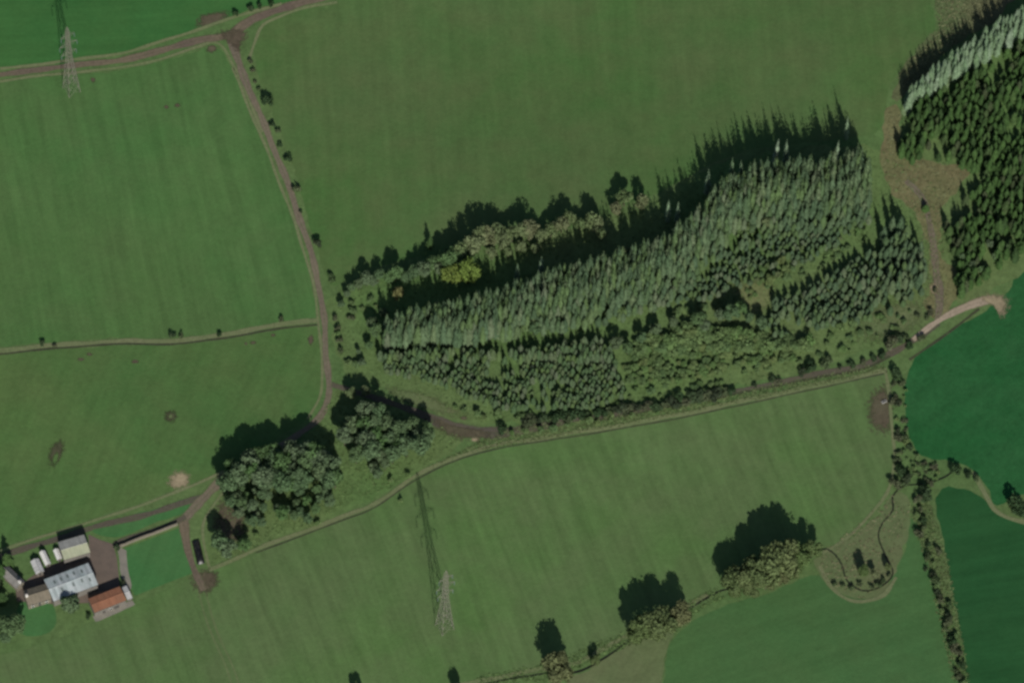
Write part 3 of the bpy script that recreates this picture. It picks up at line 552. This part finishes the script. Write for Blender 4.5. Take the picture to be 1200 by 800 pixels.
# ------------------------------------------------------------------ forest in the east
Z8 = [(1062, 128), (1104, 104), (1140, 84), (1212, 40), (1212, 286), (1176, 306), (1150, 328), (1130, 346), (1124, 330), (1116, 290), (1106, 262), (1116, 240), (1122, 228), (1152, 216), (1154, 200), (1130, 192), (1100, 184), (1064, 188), (1052, 166)]
stand('dark', scatter(Z8, 3.1, lambda a, b: rng.uniform(6.5, 10.5), keep=.97, rough=.28), 'dark green conifer in the dense forest at the eastern side', 'conifers of the eastern forest', 'forest_conifer', 300, 'conifer_forest', 'rest of the dark green conifers in the dense eastern forest')
for px, py, H in ((1128, 300, 6), (1140, 310, 6), (1136, 328, 5), (1150, 316, 6), (1166, 300, 6), (1126, 340, 5), (1180, 290, 6), (1160, 286, 6)): tree_px('broad', px, py, H, 'rounded leafy tree on the forest edge above the pale stone track', 'leafy trees of the forest edge', wide=.9)
L9 = [(1062, 122), (1080, 110), (1118, 86), (1160, 60), (1212, 24), (1212, 2), (1170, 28), (1120, 60), (1080, 90), (1060, 108)]
for x, y, H in scatter(L9, 2.5, lambda a, b: rng.uniform(12.5, 15.5), keep=.95): tree('larch', x, y, H, 'pale slender larch in the strip along the forest\'s north edge', 'pale larches of the strip', 'larch_tree')
tree_px('dark', 1085, 243, 5, 'lone dark bush in the brown clearing before the forest', wide=1.1)
# ------------------------------------------------------------------ hedgerow and stream trees
for i, (px, py, H) in enumerate(((858, 680, 15), (870, 676, 16), (886, 670, 18), (902, 662, 20), (918, 654, 20), (934, 648, 17), (952, 643, 12), (862, 692, 9), (880, 690, 9), (898, 682, 10), (916, 674, 10), (932, 664, 9))):
    tree_px('tan', px, py, H, 'tan-green tree in the big clump beside the stream', 'trees of the big stream clump', wide=1.05)
for px, py, H, k, lab in ((750, 736, 17, 'tan', 'left tan tree of the pair south of the hay field'), (772, 730, 18, 'tan', 'middle tan-green tree of the hedge clump by the stream'), (797, 718, 15, 'tan', 'right-hand tree at the end of the hedge clump by the stream'),
        (654, 780, 17, 'tan', 'tan tree standing by the stream at the bottom edge'), (646, 790, 9, 'olive', 'small olive tree tucked under the tan tree by the stream'), (698, 772, 7, 'tan', 'small lone tree between the two stream clumps'),
        (536, 806, 9, 'broad', 'tree cut by the bottom edge, its shadow on the hay field'), (420, 812, 9, 'broad', 'leftmost tree at the bottom edge of the hay field'),
        (1012, 668, 8, 'tan', 'sparse tall tree in the stream loop'), (1024, 672, 6, 'olive', 'short pale tree in the middle of the stream loop'), (1040, 664, 5, 'tan', 'small tree on the right side of the stream loop')):
    tree_px(k, px, py, H, lab, wide=1.0 if H > 12 else .85)
for x, y, H in scatter([(1048, 446), (1062, 440), (1062, 500), (1076, 536), (1104, 546), (1108, 562), (1070, 582), (1050, 572), (1050, 500)], 3.0, lambda a, b: rng.uniform(1.0, 2.4), keep=.7): tree(('brush', 'scrubtree')[int(rng.random() < .5)], x, y, H, 'low shrub on the rough strip between the hay field and the eastern ley', 'low shrubs on the eastern strip', 'shrub', 'shrub', wide=1.4)
ords = ['first', 'second', 'third', 'fourth', 'fifth', 'sixth', 'seventh', 'eighth', 'ninth', 'tenth', 'eleventh', 'twelfth', 'thirteenth', 'fourteenth', 'fifteenth', 'sixteenth', 'seventeenth', 'eighteenth', 'nineteenth', 'twentieth', 'twenty-first', 'twenty-second', 'twenty-third', 'twenty-fourth', 'twenty-fifth', 'twenty-sixth', 'twenty-seventh', 'twenty-eighth', 'twenty-ninth', 'thirtieth', 'thirty-first', 'thirty-second', 'thirty-third', 'thirty-fourth', 'thirty-fifth', 'thirty-sixth']
def row(pts, text, group, keys=('hedge',), cat='bush', name='bush', wide=1.):
    for i, (px, py, H) in enumerate(pts): tree_px(keys[i % len(keys)], px, py, H, text % ords[i], group, name=name, cat=cat, frac=.5, wide=wide)
row([(313, 118, 5), (319, 146, 2.4), (326, 153, 2.2), (328, 170, 2.2), (338, 186, 3), (347, 222, 3.6), (352, 248, 1.6), (372, 285, 4.2), (388, 326, 3)], '%s bush from the lane down the east side of the farm track', 'bushes along the farm track', ('hedge', 'hedge', 'brush'))
row([(293, 72, 2), (296, 82, 1.8), (299, 96, 1.6), (303, 104, 1.6)], '%s little bush below the lane junction', 'bushes below the lane junction', ('brush',))
row([(276, 16, 2.6), (293, 10, 2.6), (304, 7, 2.6), (317, 4, 3)], '%s dark bush from the left above the lane junction', 'bushes above the lane')
row([(50, 402, 2.2), (64, 405, 1.6), (202, 393, 2.8), (212, 393, 2.2), (257, 391, 2.2), (330, 374, 2.2)], '%s small dark bush from the left along the pasture ditch', 'bushes along the pasture ditch', ('hedge', 'brush'))
hg = [(588, 502, 4.0)] + [(px, np.interp(px, [610, 660, 740, 800, 860], [496, 489, 479, 468, 458]) + rng.normal(0, 1.5), rng.uniform(2.6, 4.4)) for px in np.arange(614, 862, 7.6)]
row(hg, '%s bush from the left in the dark hedge along the track', 'trackside hedge bushes', ('hedge', 'hedge', 'brush'), wide=1.2)
row([(884, 451, 2), (905, 444, 3), (912, 446, 2.4), (940, 436, 3.4), (950, 430, 4.4), (968, 424, 3.8), (984, 430, 2), (998, 427, 2.6), (1012, 424, 2.4), (1024, 420, 2.6), (1034, 416, 3), (1045, 402, 5), (1052, 398, 4), (1066, 404, 3), (1080, 396, 2.6)], '%s bush after the hedge gap on the way to the pale stone track', 'bushes towards the stone track', ('hedge', 'hedge', 'brush'), wide=1.15)
row([(600, 508, 3), (616, 505, 3.4), (634, 504, 4), (648, 502, 4), (664, 498, 3), (700, 495, 3), (716, 492, 3.2), (740, 487, 3), (770, 484, 2.6)], '%s light green bush from the left in front of the dark hedge', 'light bushes before the hedge', ('scrubtree',))
row([(1050, 438, 4.6), (1046, 470, 3.4), (1052, 472, 2.6), (1052, 505, 2.4), (1060, 512, 2.6), (1066, 524, 2.8), (1056, 552, 5), (1048, 566, 4), (1064, 560, 3.6), (1085, 578, 6), (1076, 584, 3.4), (1120, 550, 4.6), (1134, 556, 2.6), (1144, 560, 2.6), (1190, 590, 7), (1200, 598, 5)], '%s bush along the ditch below the eastern ley field', 'bushes round the eastern ley', ('hedge', 'brush', 'hedge'))
hb = []
for t in np.linspace(0, 1, 30): hb.append((1076 + 54 * t + rng.normal(0, 5), 596 + 204 * t, rng.uniform(1.8, 4.0)))
row(hb, '%s shrub from the top of the scrubby hedge between the eastern fields', 'shrubs of the eastern hedge', ('brush', 'scrubtree', 'hedge', 'brush'), 'shrub', 'shrub')
row([(978, 684, 2.2), (988, 686, 2.2), (998, 688, 2.4), (1008, 684, 2), (1022, 688, 2.2), (1030, 685, 2.4), (1036, 680, 2.4), (1042, 674, 2)], '%s brown shrub from the left round the stream loop', 'shrubs round the stream loop', ('brush',), 'shrub', 'shrub')
row([(1062, 395, 2.4), (1075, 370, 2.2), (1086, 372, 2), (1090, 366, 2.4), (1096, 340, 2)], '%s shrub from the left by the pale stone track', 'shrubs by the stone track', ('brush',), 'shrub', 'shrub')
row([(8, 656, 10), (2, 668, 11), (-6, 682, 11), (2, 700, 9)], '%s dark conifer from the top beside the farmhouse', 'dark conifers beside the farmhouse', ('dark',), 'tree', 'garden_conifer', wide=1.4)
tree_px('broad', 14, 732, 12, 'big round tree at the left edge below the farmhouse', wide=1.65); tree_px('broad', 6, 746, 8, 'lower tree beside the big round tree at the left edge', wide=1.0)
tree_px('broad', 82, 708, 10, 'round tree casting its shadow on the big pale barn', wide=1.25)
row([(137, 641, 2.4), (144, 681, 2.4), (104, 722, 2.2)], '%s small dark bush from the top round the farmyard edge', 'bushes round the yard', ('hedge',))

# rough grass that nobody could count
def tufts(name, poly, n, mat, label, hgt=.35, size=.45):
    x0, x1 = min(p[0] for p in poly), max(p[0] for p in poly); y0, y1 = min(p[1] for p in poly), max(p[1] for p in poly); Q = []
    while len(Q) < n:
        a, b = rng.uniform(x0, x1), rng.uniform(y0, y1)
        if not inside(a, b, poly): continue
        x, y = P(a, b); z = h(x, y); t = rng.uniform(0, 6.28); s = size * rng.uniform(.5, 1.3); k = hgt * rng.uniform(.4, 1.2); c, d = math.cos(t) * s, math.sin(t) * s; lx, ly = rng.normal(0, .35, 2)
        Q.append([(x - c, y - d, z), (x + c, y + d, z), (x + c * .7 + lx, y + d * .7 + ly, z + k), (x - c * .8 + lx, y - d * .8 + ly, z + k * .8)])
    tag(link(name, quads_mesh(name, np.array(Q), M[mat])), label, 'grass', None, 'stuff')
tufts('wood_grass', [(388, 345), (430, 325), (600, 284), (760, 240), (900, 180), (1030, 170), (1100, 205), (1110, 330), (1050, 395), (900, 445), (690, 485), (560, 495), (450, 455), (400, 440)], 9000, 'tuft', 'rough grass and low brambles on the floor of the large wood')
tufts('copse_grass', [(395, 455), (500, 490), (545, 512), (470, 565), (300, 642), (245, 662), (262, 565), (370, 500)], 4000, 'tuft', 'rough grass under the copses by the farm drive')
tufts('hedge_grass', [(590, 503), (760, 482), (900, 452), (1036, 424), (1038, 432), (900, 464), (760, 492), (540, 532), (500, 548)], 3500, 'tuft', 'rank verge grass between the hedge and the hay field')
tufts('clearing_grass', [(1040, 130), (1058, 132), (1056, 180), (1142, 196), (1108, 235), (1106, 300), (1128, 322), (1100, 372), (1084, 356), (1080, 262), (1036, 210)], 1500, 'dryt', 'dry tussocks in the brown clearing before the forest')
tufts('moor_grass', [(1094, 0), (1100, 36), (1050, 94), (1062, 112), (1110, 64), (1180, 0)], 1200, 'dryt', 'brown bracken tussocks above the pale larches')
tufts('ditch_grass', [(1066, 590), (1090, 586), (1112, 660), (1136, 800), (1116, 800), (1090, 680)], 2200, 'tuft', 'rank grass under the scrubby hedge between the eastern fields')
tufts('meadow_grass', [(960, 650), (1046, 580), (1066, 600), (1048, 668), (1010, 702), (968, 682)], 700, 'dryt', 'bleached tussocks in the meadow round the stream loop')
tufts('stream_grass', [(560, 790), (640, 776), (735, 738), (840, 686), (850, 700), (735, 756), (640, 796), (560, 806)], 1800, 'tuft', 'rank grass along the stream below the hay field', .4)

# ------------------------------------------------------------------ pylons
def pylon(px, py, label):
    x, y, z = G(px, py); o = empty('pylon', (x, y, z), math.atan2(*(np.array(P(84, 105)) - np.array(P(521, 735)))[::-1]) + math.pi / 2)
    H = 50.; lv = [0, 5, 10, 15, 20, 24.5, 28.5, 32, 35, 38, 41, 44, 47]
    wd = lambda q: np.interp(q, [0, 28, 47, 50], [2.8, .95, .6, .12])
    for sx in (-1, 1):
        for sy in (-1, 1):
            m = MB()
            for a, b in zip(lv, lv[1:] + [H]): m.bar((sx * wd(a), sy * wd(a), a - (.4 if a == 0 else 0)), (sx * wd(b), sy * wd(b), b), .11 if a < 28 else .085)
            m.build('leg', M['steel'], o)
    for k in range(4):
        m = MB(); ca, sa = math.cos(k * math.pi / 2), math.sin(k * math.pi / 2)
        rot = lambda u, v, q: (u * ca - v * sa, u * sa + v * ca, q)
        for a, b in zip(lv, lv[1:]):
            wa, wb = wd(a), wd(b); m.bar(rot(-wa, wa, a), rot(wb, wb, b), .052).bar(rot(wa, wa, a), rot(-wb, wb, b), .052).bar(rot(-wb, wb, b), rot(wb, wb, b), .048)
        m.build('bracing', M['steel'], o)
    for zz, L in ((30, 3.6), (36.5, 4.2), (43, 3.2)):
        for s in (-1, 1):
            m = MB(); w0 = wd(zz)
            for sy in (-1, 1): m.bar((s * w0, sy * w0, zz), (s * L, 0, zz + .2), .055).bar((s * wd(zz + 2), sy * wd(zz + 2), zz + 2), (s * L, 0, zz + .2), .045)
            for q in (.33, .66):
                u = s * (w0 + (L - w0) * q); m.bar((u, -w0 * (1 - q), zz), (u, w0 * (1 - q), zz), .035).bar((u, 0, zz), (u, 0, zz + 2 * (1 - q)), .035)
            a = m.build('arm', M['steel'], o)
            i = MB(); i.bar((s * L, 0, zz + .2), (s * L, 0, zz - 3.2), .06)
            for q in range(8): i.bar((s * L, 0, zz - .4 - q * .33), (s * L, 0, zz - .55 - q * .33), .16, .12, 8)
            i.build('insulator', M['glass_ins'], a)
    tag(o, label, 'pylon', 'lattice pylons')
pylon(521, 735, 'pale steel lattice pylon standing in the hay field'); pylon(84, 106, 'pale steel lattice pylon beside the lane at the upper left')

# ------------------------------------------------------------------ farm buildings
def rect(corners, eave):       # roof outline in pixels (far left, far right, near right, near left) -> centre, axis, length, width
    q = [np.array(P(px, py, eave)) for px, py in corners]; c = sum(q) / 4
    ax = (q[1] + q[2] - q[0] - q[3]) / 2; L = np.linalg.norm(ax); a = math.atan2(ax[1], ax[0]); W = abs(np.dot(((q[0] + q[1]) - (q[2] + q[3])) / 2, (-math.sin(a), math.cos(a))))
    return c, a, L, W
def building(name, corners, eave, rise, wall, near, far, label, cat='barn', across=False, sheet_w=1.1, skylights=(), doors=(), windows=(), chimney=(), overhang=.3):
    c, a, L, W = rect(corners, eave + rise * .3)
    if across: a += math.pi / 2; L, W = W, L
    o = empty(name, (c[0], c[1], h(*c)), a); l2, w2 = L / 2, W / 2
    m = MB(); e = [(-l2 + .1, -w2 + .15), (l2 - .1, -w2 + .15), (l2 - .1, w2 - .15), (-l2 + .1, w2 - .15)]
    for i in range(4):
        p, q = e[i], e[(i + 1) % 4]; pts = [(p[0], p[1], -.3), (q[0], q[1], -.3), (q[0], q[1], eave)]
        if i % 2: pts.append((q[0], 0, eave + rise - .06))
        m.poly(pts + [(p[0], p[1], eave)])
    wl = m.build('wall', M[wall], o)
    n = max(1, round(L / sheet_w)); dx = L / n
    for s, mt in ((-1, near), (1, far)):
        A_, B_ = (w2 + overhang) * s, 0.; z0 = eave - rise * overhang / w2; z1 = eave + rise
        V = [(-dx * .53, A_, z0), (dx * .53, A_, z0), (dx * .53, B_, z1), (-dx * .53, B_, z1)]; V += [(p[0], p[1], p[2] + .07) for p in V]
        V += [(0, A_, z0 + .13), (0, B_, z1 + .13)]
        Fc = [(0, 3, 2, 1), (0, 1, 5, 8, 4), (2, 3, 7, 9, 6), (0, 4, 7, 3), (1, 2, 6, 5), (4, 8, 9, 7), (8, 5, 6, 9)]
        if s > 0: Fc = [f[::-1] for f in Fc]
        me = mesh('roof_sheet', V, Fc, M[mt])
        for k in range(n): link('roof_sheet', me, o, (-l2 + dx * (k + .5), 0, .012 * (k % 2)))
    m = MB(); m.bar((-l2 - .05, 0, eave + rise + .1), (l2 + .05, 0, eave + rise + .1), .16, .16, 6); m.build('ridge_cap', M[far], o)
    m = MB(); m.bar((-l2, -w2 - overhang - .08, eave - rise * overhang / w2), (l2, -w2 - overhang - .08, eave - rise * overhang / w2), .09, .09, 6); m.build('gutter', M['door'], o)
    sl_ = math.atan2(rise, w2)
    for u, v, ln in skylights:     # along 0..1, across -1..1
        yy = v * w2; zz = eave + rise * (1 - abs(v)) + .16; s = 1 if v > 0 else -1
        b = MB(); b.box((0, 0, 0), (.85, ln, .05)); k = b.build('skylight', M['skylight'], o); k.location = (-l2 + u * L, yy, zz); k.rotation_euler = (-sl_ * s, 0, 0)
    for side, u, wd_, ht in doors:
        b = MB()
        if side in 'sn': sgn = -1 if side == 's' else 1; b.box((-l2 + u * L, sgn * (w2 - .13), ht / 2), (wd_, .12, ht))
        else: sgn = -1 if side == 'w' else 1; b.box((sgn * (l2 - .08), (u - .5) * W, ht / 2), (.12, wd_, ht))
        d = b.build('door', M['door'], o)
        hd = MB(); hd.box((-l2 + u * L + wd_ * .35, sgn * (w2 - .05), ht * .5) if side in 'sn' else (sgn * l2, (u - .5) * W + wd_ * .35, ht * .5), (.1, .1, .2)); hd.build('handle', M['steel'], d)
    for u, zc in windows:
        f = MB().box((-l2 + u * L, -w2 + .11, zc), (1.2, .14, 1.3)).build('window', M['white'], o); MB().box((-l2 + u * L, -w2 + .05, zc), (1.0, .06, 1.1)).build('pane', M['glass'], f)
    for u, v in chimney:
        zz = eave + rise * (1 - abs(v)); k = MB().box((-l2 + u * L, v * w2, zz + .5), (1.0, .8, 2.0)).build('chimney', M['white'], o)
        for s in (-.22, .22): MB().bar((-l2 + u * L + s, v * w2, zz + 1.5), (-l2 + u * L + s, v * w2, zz + 1.95), .13, .11, 8).build('chimney_pot', M['red_wall'], k)
    return tag(o, label, cat)
building('barn', [(68.4, 635), (98.5, 626.5), (105.6, 645.5), (74.5, 655)], 5.2, .8, 'block', 'roof_cream', 'roof_grey', 'cream and grey roofed barn at the top of the farmyard', doors=[('e', .5, 3.2, 3.2)], sheet_w=1.0)
building('barn', [(53, 678), (106, 659), (112, 684), (61.5, 704)], 5.4, 1.0, 'block', 'roof_blue', 'roof_blue', 'biggest barn, pale blue-grey roof with dull skylights', skylights=[(.18, .45, 1.7), (.33, .5, 1.7), (.48, .55, 1.7), (.63, .6, 1.7), (.80, .5, 1.7), (.26, -.4, 1.6), (.52, -.35, 1.6), (.72, -.3, 1.6), (.88, -.45, 1.6)], doors=[('e', .5, 4, 3.8), ('s', .3, 1.2, 2.1)], sheet_w=1.25)
building('shed', [(104, 701), (141.8, 687), (146.5, 702), (110, 717)], 4.6, .6, 'block', 'roof_red', 'roof_red', 'long shed with a rusty red roof beside the paddock', 'shed', doors=[('s', .3, 1.1, 2), ('s', .7, 2.2, 2.3)], windows=[(.5, 1.6)], sheet_w=1.0)
building('lean_to', [(143.5, 688), (149.5, 686), (154, 699.5), (148.5, 702)], 2.2, .5, 'block', 'white2', 'white2', 'small off-white annex at the end of the red-roofed shed', 'shed', sheet_w=.9, doors=[('e', .5, .9, 1.9)])
building('farmhouse', [(27, 693), (55, 682), (59, 701), (32.5, 707)], 4.2, 1.3, 'stone', 'roof_stone', 'roof_stone', 'brown slate roofed stone house joined to the biggest barn', 'house', windows=[(.2, 2.9), (.5, 2.9), (.8, 2.9), (.2, 1.1), (.8, 1.1)], doors=[('s', .5, 1, 2)], chimney=[(.06, 0)], sheet_w=.6)
building('cottage', [(3, 667), (11.5, 661), (26, 682.5), (17, 691)], 3.6, 1.6, 'stone', 'slate', 'slate', 'grey slate cottage with white chimney at the left edge', 'house', across=True, windows=[(.3, 1.5), (.7, 1.5)], doors=[('s', .5, 1, 2)], chimney=[(.05, .0)], sheet_w=.6)
building('shed', [(37, 656.5), (44.5, 653.5), (51, 669), (42, 672)], 2.4, .8, 'block', 'white2', 'white2', 'pale grey shed left of the narrow white shed', 'shed', across=True, sheet_w=.8, doors=[('w', .5, .9, 1.9)])
building('shed', [(47.5, 645.4), (53, 644), (57.5, 660), (53, 662.5)], 2.6, .7, 'block', 'white', 'white', 'narrow bright white shed between grey shed and cream barn', 'shed', across=True, sheet_w=.8, doors=[('w', .5, .9, 1.9)])
building('shed', [(64, 643), (68.5, 642), (71, 654), (66.5, 656)], 2.2, .5, 'block', 'white', 'white', 'tiny white shed against the cream roofed barn\'s left end', 'shed', across=True, sheet_w=.8, doors=[('w', .5, .8, 1.8)])
# paddock wall: rough coursed stone with a cope
def wall(name, px, ht, label, th=.5):
    L = smooth_line([P(*p) for p in px], 1.2); o = empty(name, (*L[0], h(*L[0])))
    for nm, z0, z1, t, mt in (('wall_body', -.3, ht, th, 'stone'), ('coping', ht + .003, ht + .22, th * 1.15, 'stone')):
        V = []; F = []
        for i, p in enumerate(L):
            d = L[min(i + 1, len(L) - 1)] - L[max(i - 1, 0)]; d /= np.linalg.norm(d); n = np.array((-d[1], d[0])); g = h(*p) - h(*L[0])
            for s, z in ((-1, z0), (1, z0), (.8, z1 + rng.normal(0, .04)), (-.8, z1 + rng.normal(0, .04))): q = p - L[0] + n * s * t / 2 * (1 + rng.normal(0, .06)); V.append((q[0], q[1], g + z))
            if i: b = 4 * i; F += [(b - 4 + k, b - 4 + (k + 1) % 4, b + (k + 1) % 4, b + k) for k in range(4)]
        F += [(3, 2, 1, 0), tuple(len(V) - 4 + k for k in range(4))]
        link(nm, mesh(nm, V, F, M[mt]), o)
    return tag(o, label, 'wall')
wall('stone_wall', [(136, 643), (160, 633), (185, 624), (208, 615)], 1.5, 'stone wall along the top of the green paddock')
# black sheeted silage heap
def heap(px0, px1, wid, ht, label):
    a, b = np.array(P(*px0)), np.array(P(*px1)); c = (a + b) / 2; d = b - a; L = np.linalg.norm(d); o = empty('silage_heap', (c[0], c[1], h(*c)), math.atan2(d[1], d[0])); V = []; F = []; nx, ny = 18, 9
    for i in range(nx + 1):
        for j in range(ny + 1):
            u, v = i / nx * 2 - 1, j / ny * 2 - 1; z = ht * (1 - abs(u) ** 5) * (1 - abs(v) ** 3) * (1 + rng.normal(0, .04)); V.append((u * L / 2, v * wid / 2, z + .0 if z > .02 else -.1))
    F = [(i * (ny + 1) + j, (i + 1) * (ny + 1) + j, (i + 1) * (ny + 1) + j + 1, i * (ny + 1) + j + 1) for i in range(nx) for j in range(ny)]
    link('cover_sheet', mesh('cover_sheet', V, F, M['black_sheet'], True), o)
    for k in range(10):
        m = MB(); ux, vy = rng.uniform(-.8, .8), rng.uniform(-.6, .6); zz = ht * (1 - abs(ux) ** 5) * (1 - abs(vy) ** 3); cx, cy = ux * L / 2, vy * wid / 2; n = 10
        for q in range(n):
            t0, t1 = 6.283 * q / n, 6.283 * (q + 1) / n; m.bar((cx + .35 * math.cos(t0), cy + .35 * math.sin(t0), zz + .06), (cx + .35 * math.cos(t1), cy + .35 * math.sin(t1), zz + .06), .1, .1, 5)
        m.build('tyre', M['tyre'], o)
    return tag(o, label, 'silage heap')
tx, ty, tz = G(1036, 471); o = empty('water_trough', (tx, ty, tz), .5)
m = MB(); m.box((0, -.42, .35), (2.2, .1, .7)).box((0, .42, .35), (2.2, .1, .7)).box((-1.05, 0, .35), (.1, .73, .7)).box((1.05, 0, .35), (.1, .73, .7)).box((0, 0, .06), (1.98, .73, .1)); m.build('tank', M['white2'], o)
MB().box((0, 0, .5), (1.98, .73, .02)).build('water', M['water'], o); tag(o, 'pale cattle trough on the trodden corner of the hay field', 'trough')
heap((229, 632), (236, 661), 3.4, 1.5, 'long black sheeted heap beside the track east of the paddock')
# ------------------------------------------------------------------ each tree of the smaller groups gets a label of its own
def relabel(group, per_row, one, many):
    L = [o for o in sc.objects if o.get('group') == group]
    L = sorted(((proj(o.location.x, o.location.y, o.location.z + 5), o) for o in L), key=lambda q: q[0][1])
    n = max(1, round(len(L) / per_row)); k = math.ceil(len(L) / n)
    for r_ in range(n):
        for i, (_, o) in enumerate(sorted(L[r_ * k:(r_ + 1) * k], key=lambda q: q[0][0])):
            o['label'] = (one % ords[i]) if n == 1 else many % (ords[i], ords[r_])
relabel('trees of the drive copse', 9, '', '%s tree from the left in the %s row from the top of the drive copse')
relabel('trees of the fork copse', 8, '', '%s tree from the left in the %s row from the top of the fork copse')
relabel('trees of the big stream clump', 20, '%s tan-green tree from the left in the big clump beside the stream', '')
relabel('middle row trees', 20, '%s leafy tree from the left in the ragged row along the middle of the wood', '')
relabel('trees at the west corner', 20, '%s small grey-green tree from the left in the line at the wood\'s west corner', '')
relabel('olive trees of the northern belt', 30, '%s pale olive tree from the left in the belt along the wood\'s north side', '')
relabel('trees on the west tip', 20, '%s dark-shadowed tree from the left on the grassy west tip of the wood', '')
relabel('leafy trees of the forest edge', 20, '%s rounded leafy tree from the left on the forest edge above the stone track', '')
relabel('bushes between the copses', 20, '%s small green bush from the left on the rough grass between the two copses', '')
relabel('pale trees at the copse point', 20, '%s pale small tree from the left at the northern point of the fork copse', '')
relabel('shrubs on the west bank', 20, '%s low brown-green shrub from the left on the bank at the wood\'s west tip', '')
relabel('scrub on the southern fringe', 20, '%s low green scrub tree from the left on the sunny southern fringe of the wood', '')
relabel('spruces at the point of the block', 20, '%s spruce from the left at the tall point of the south-east block', '')
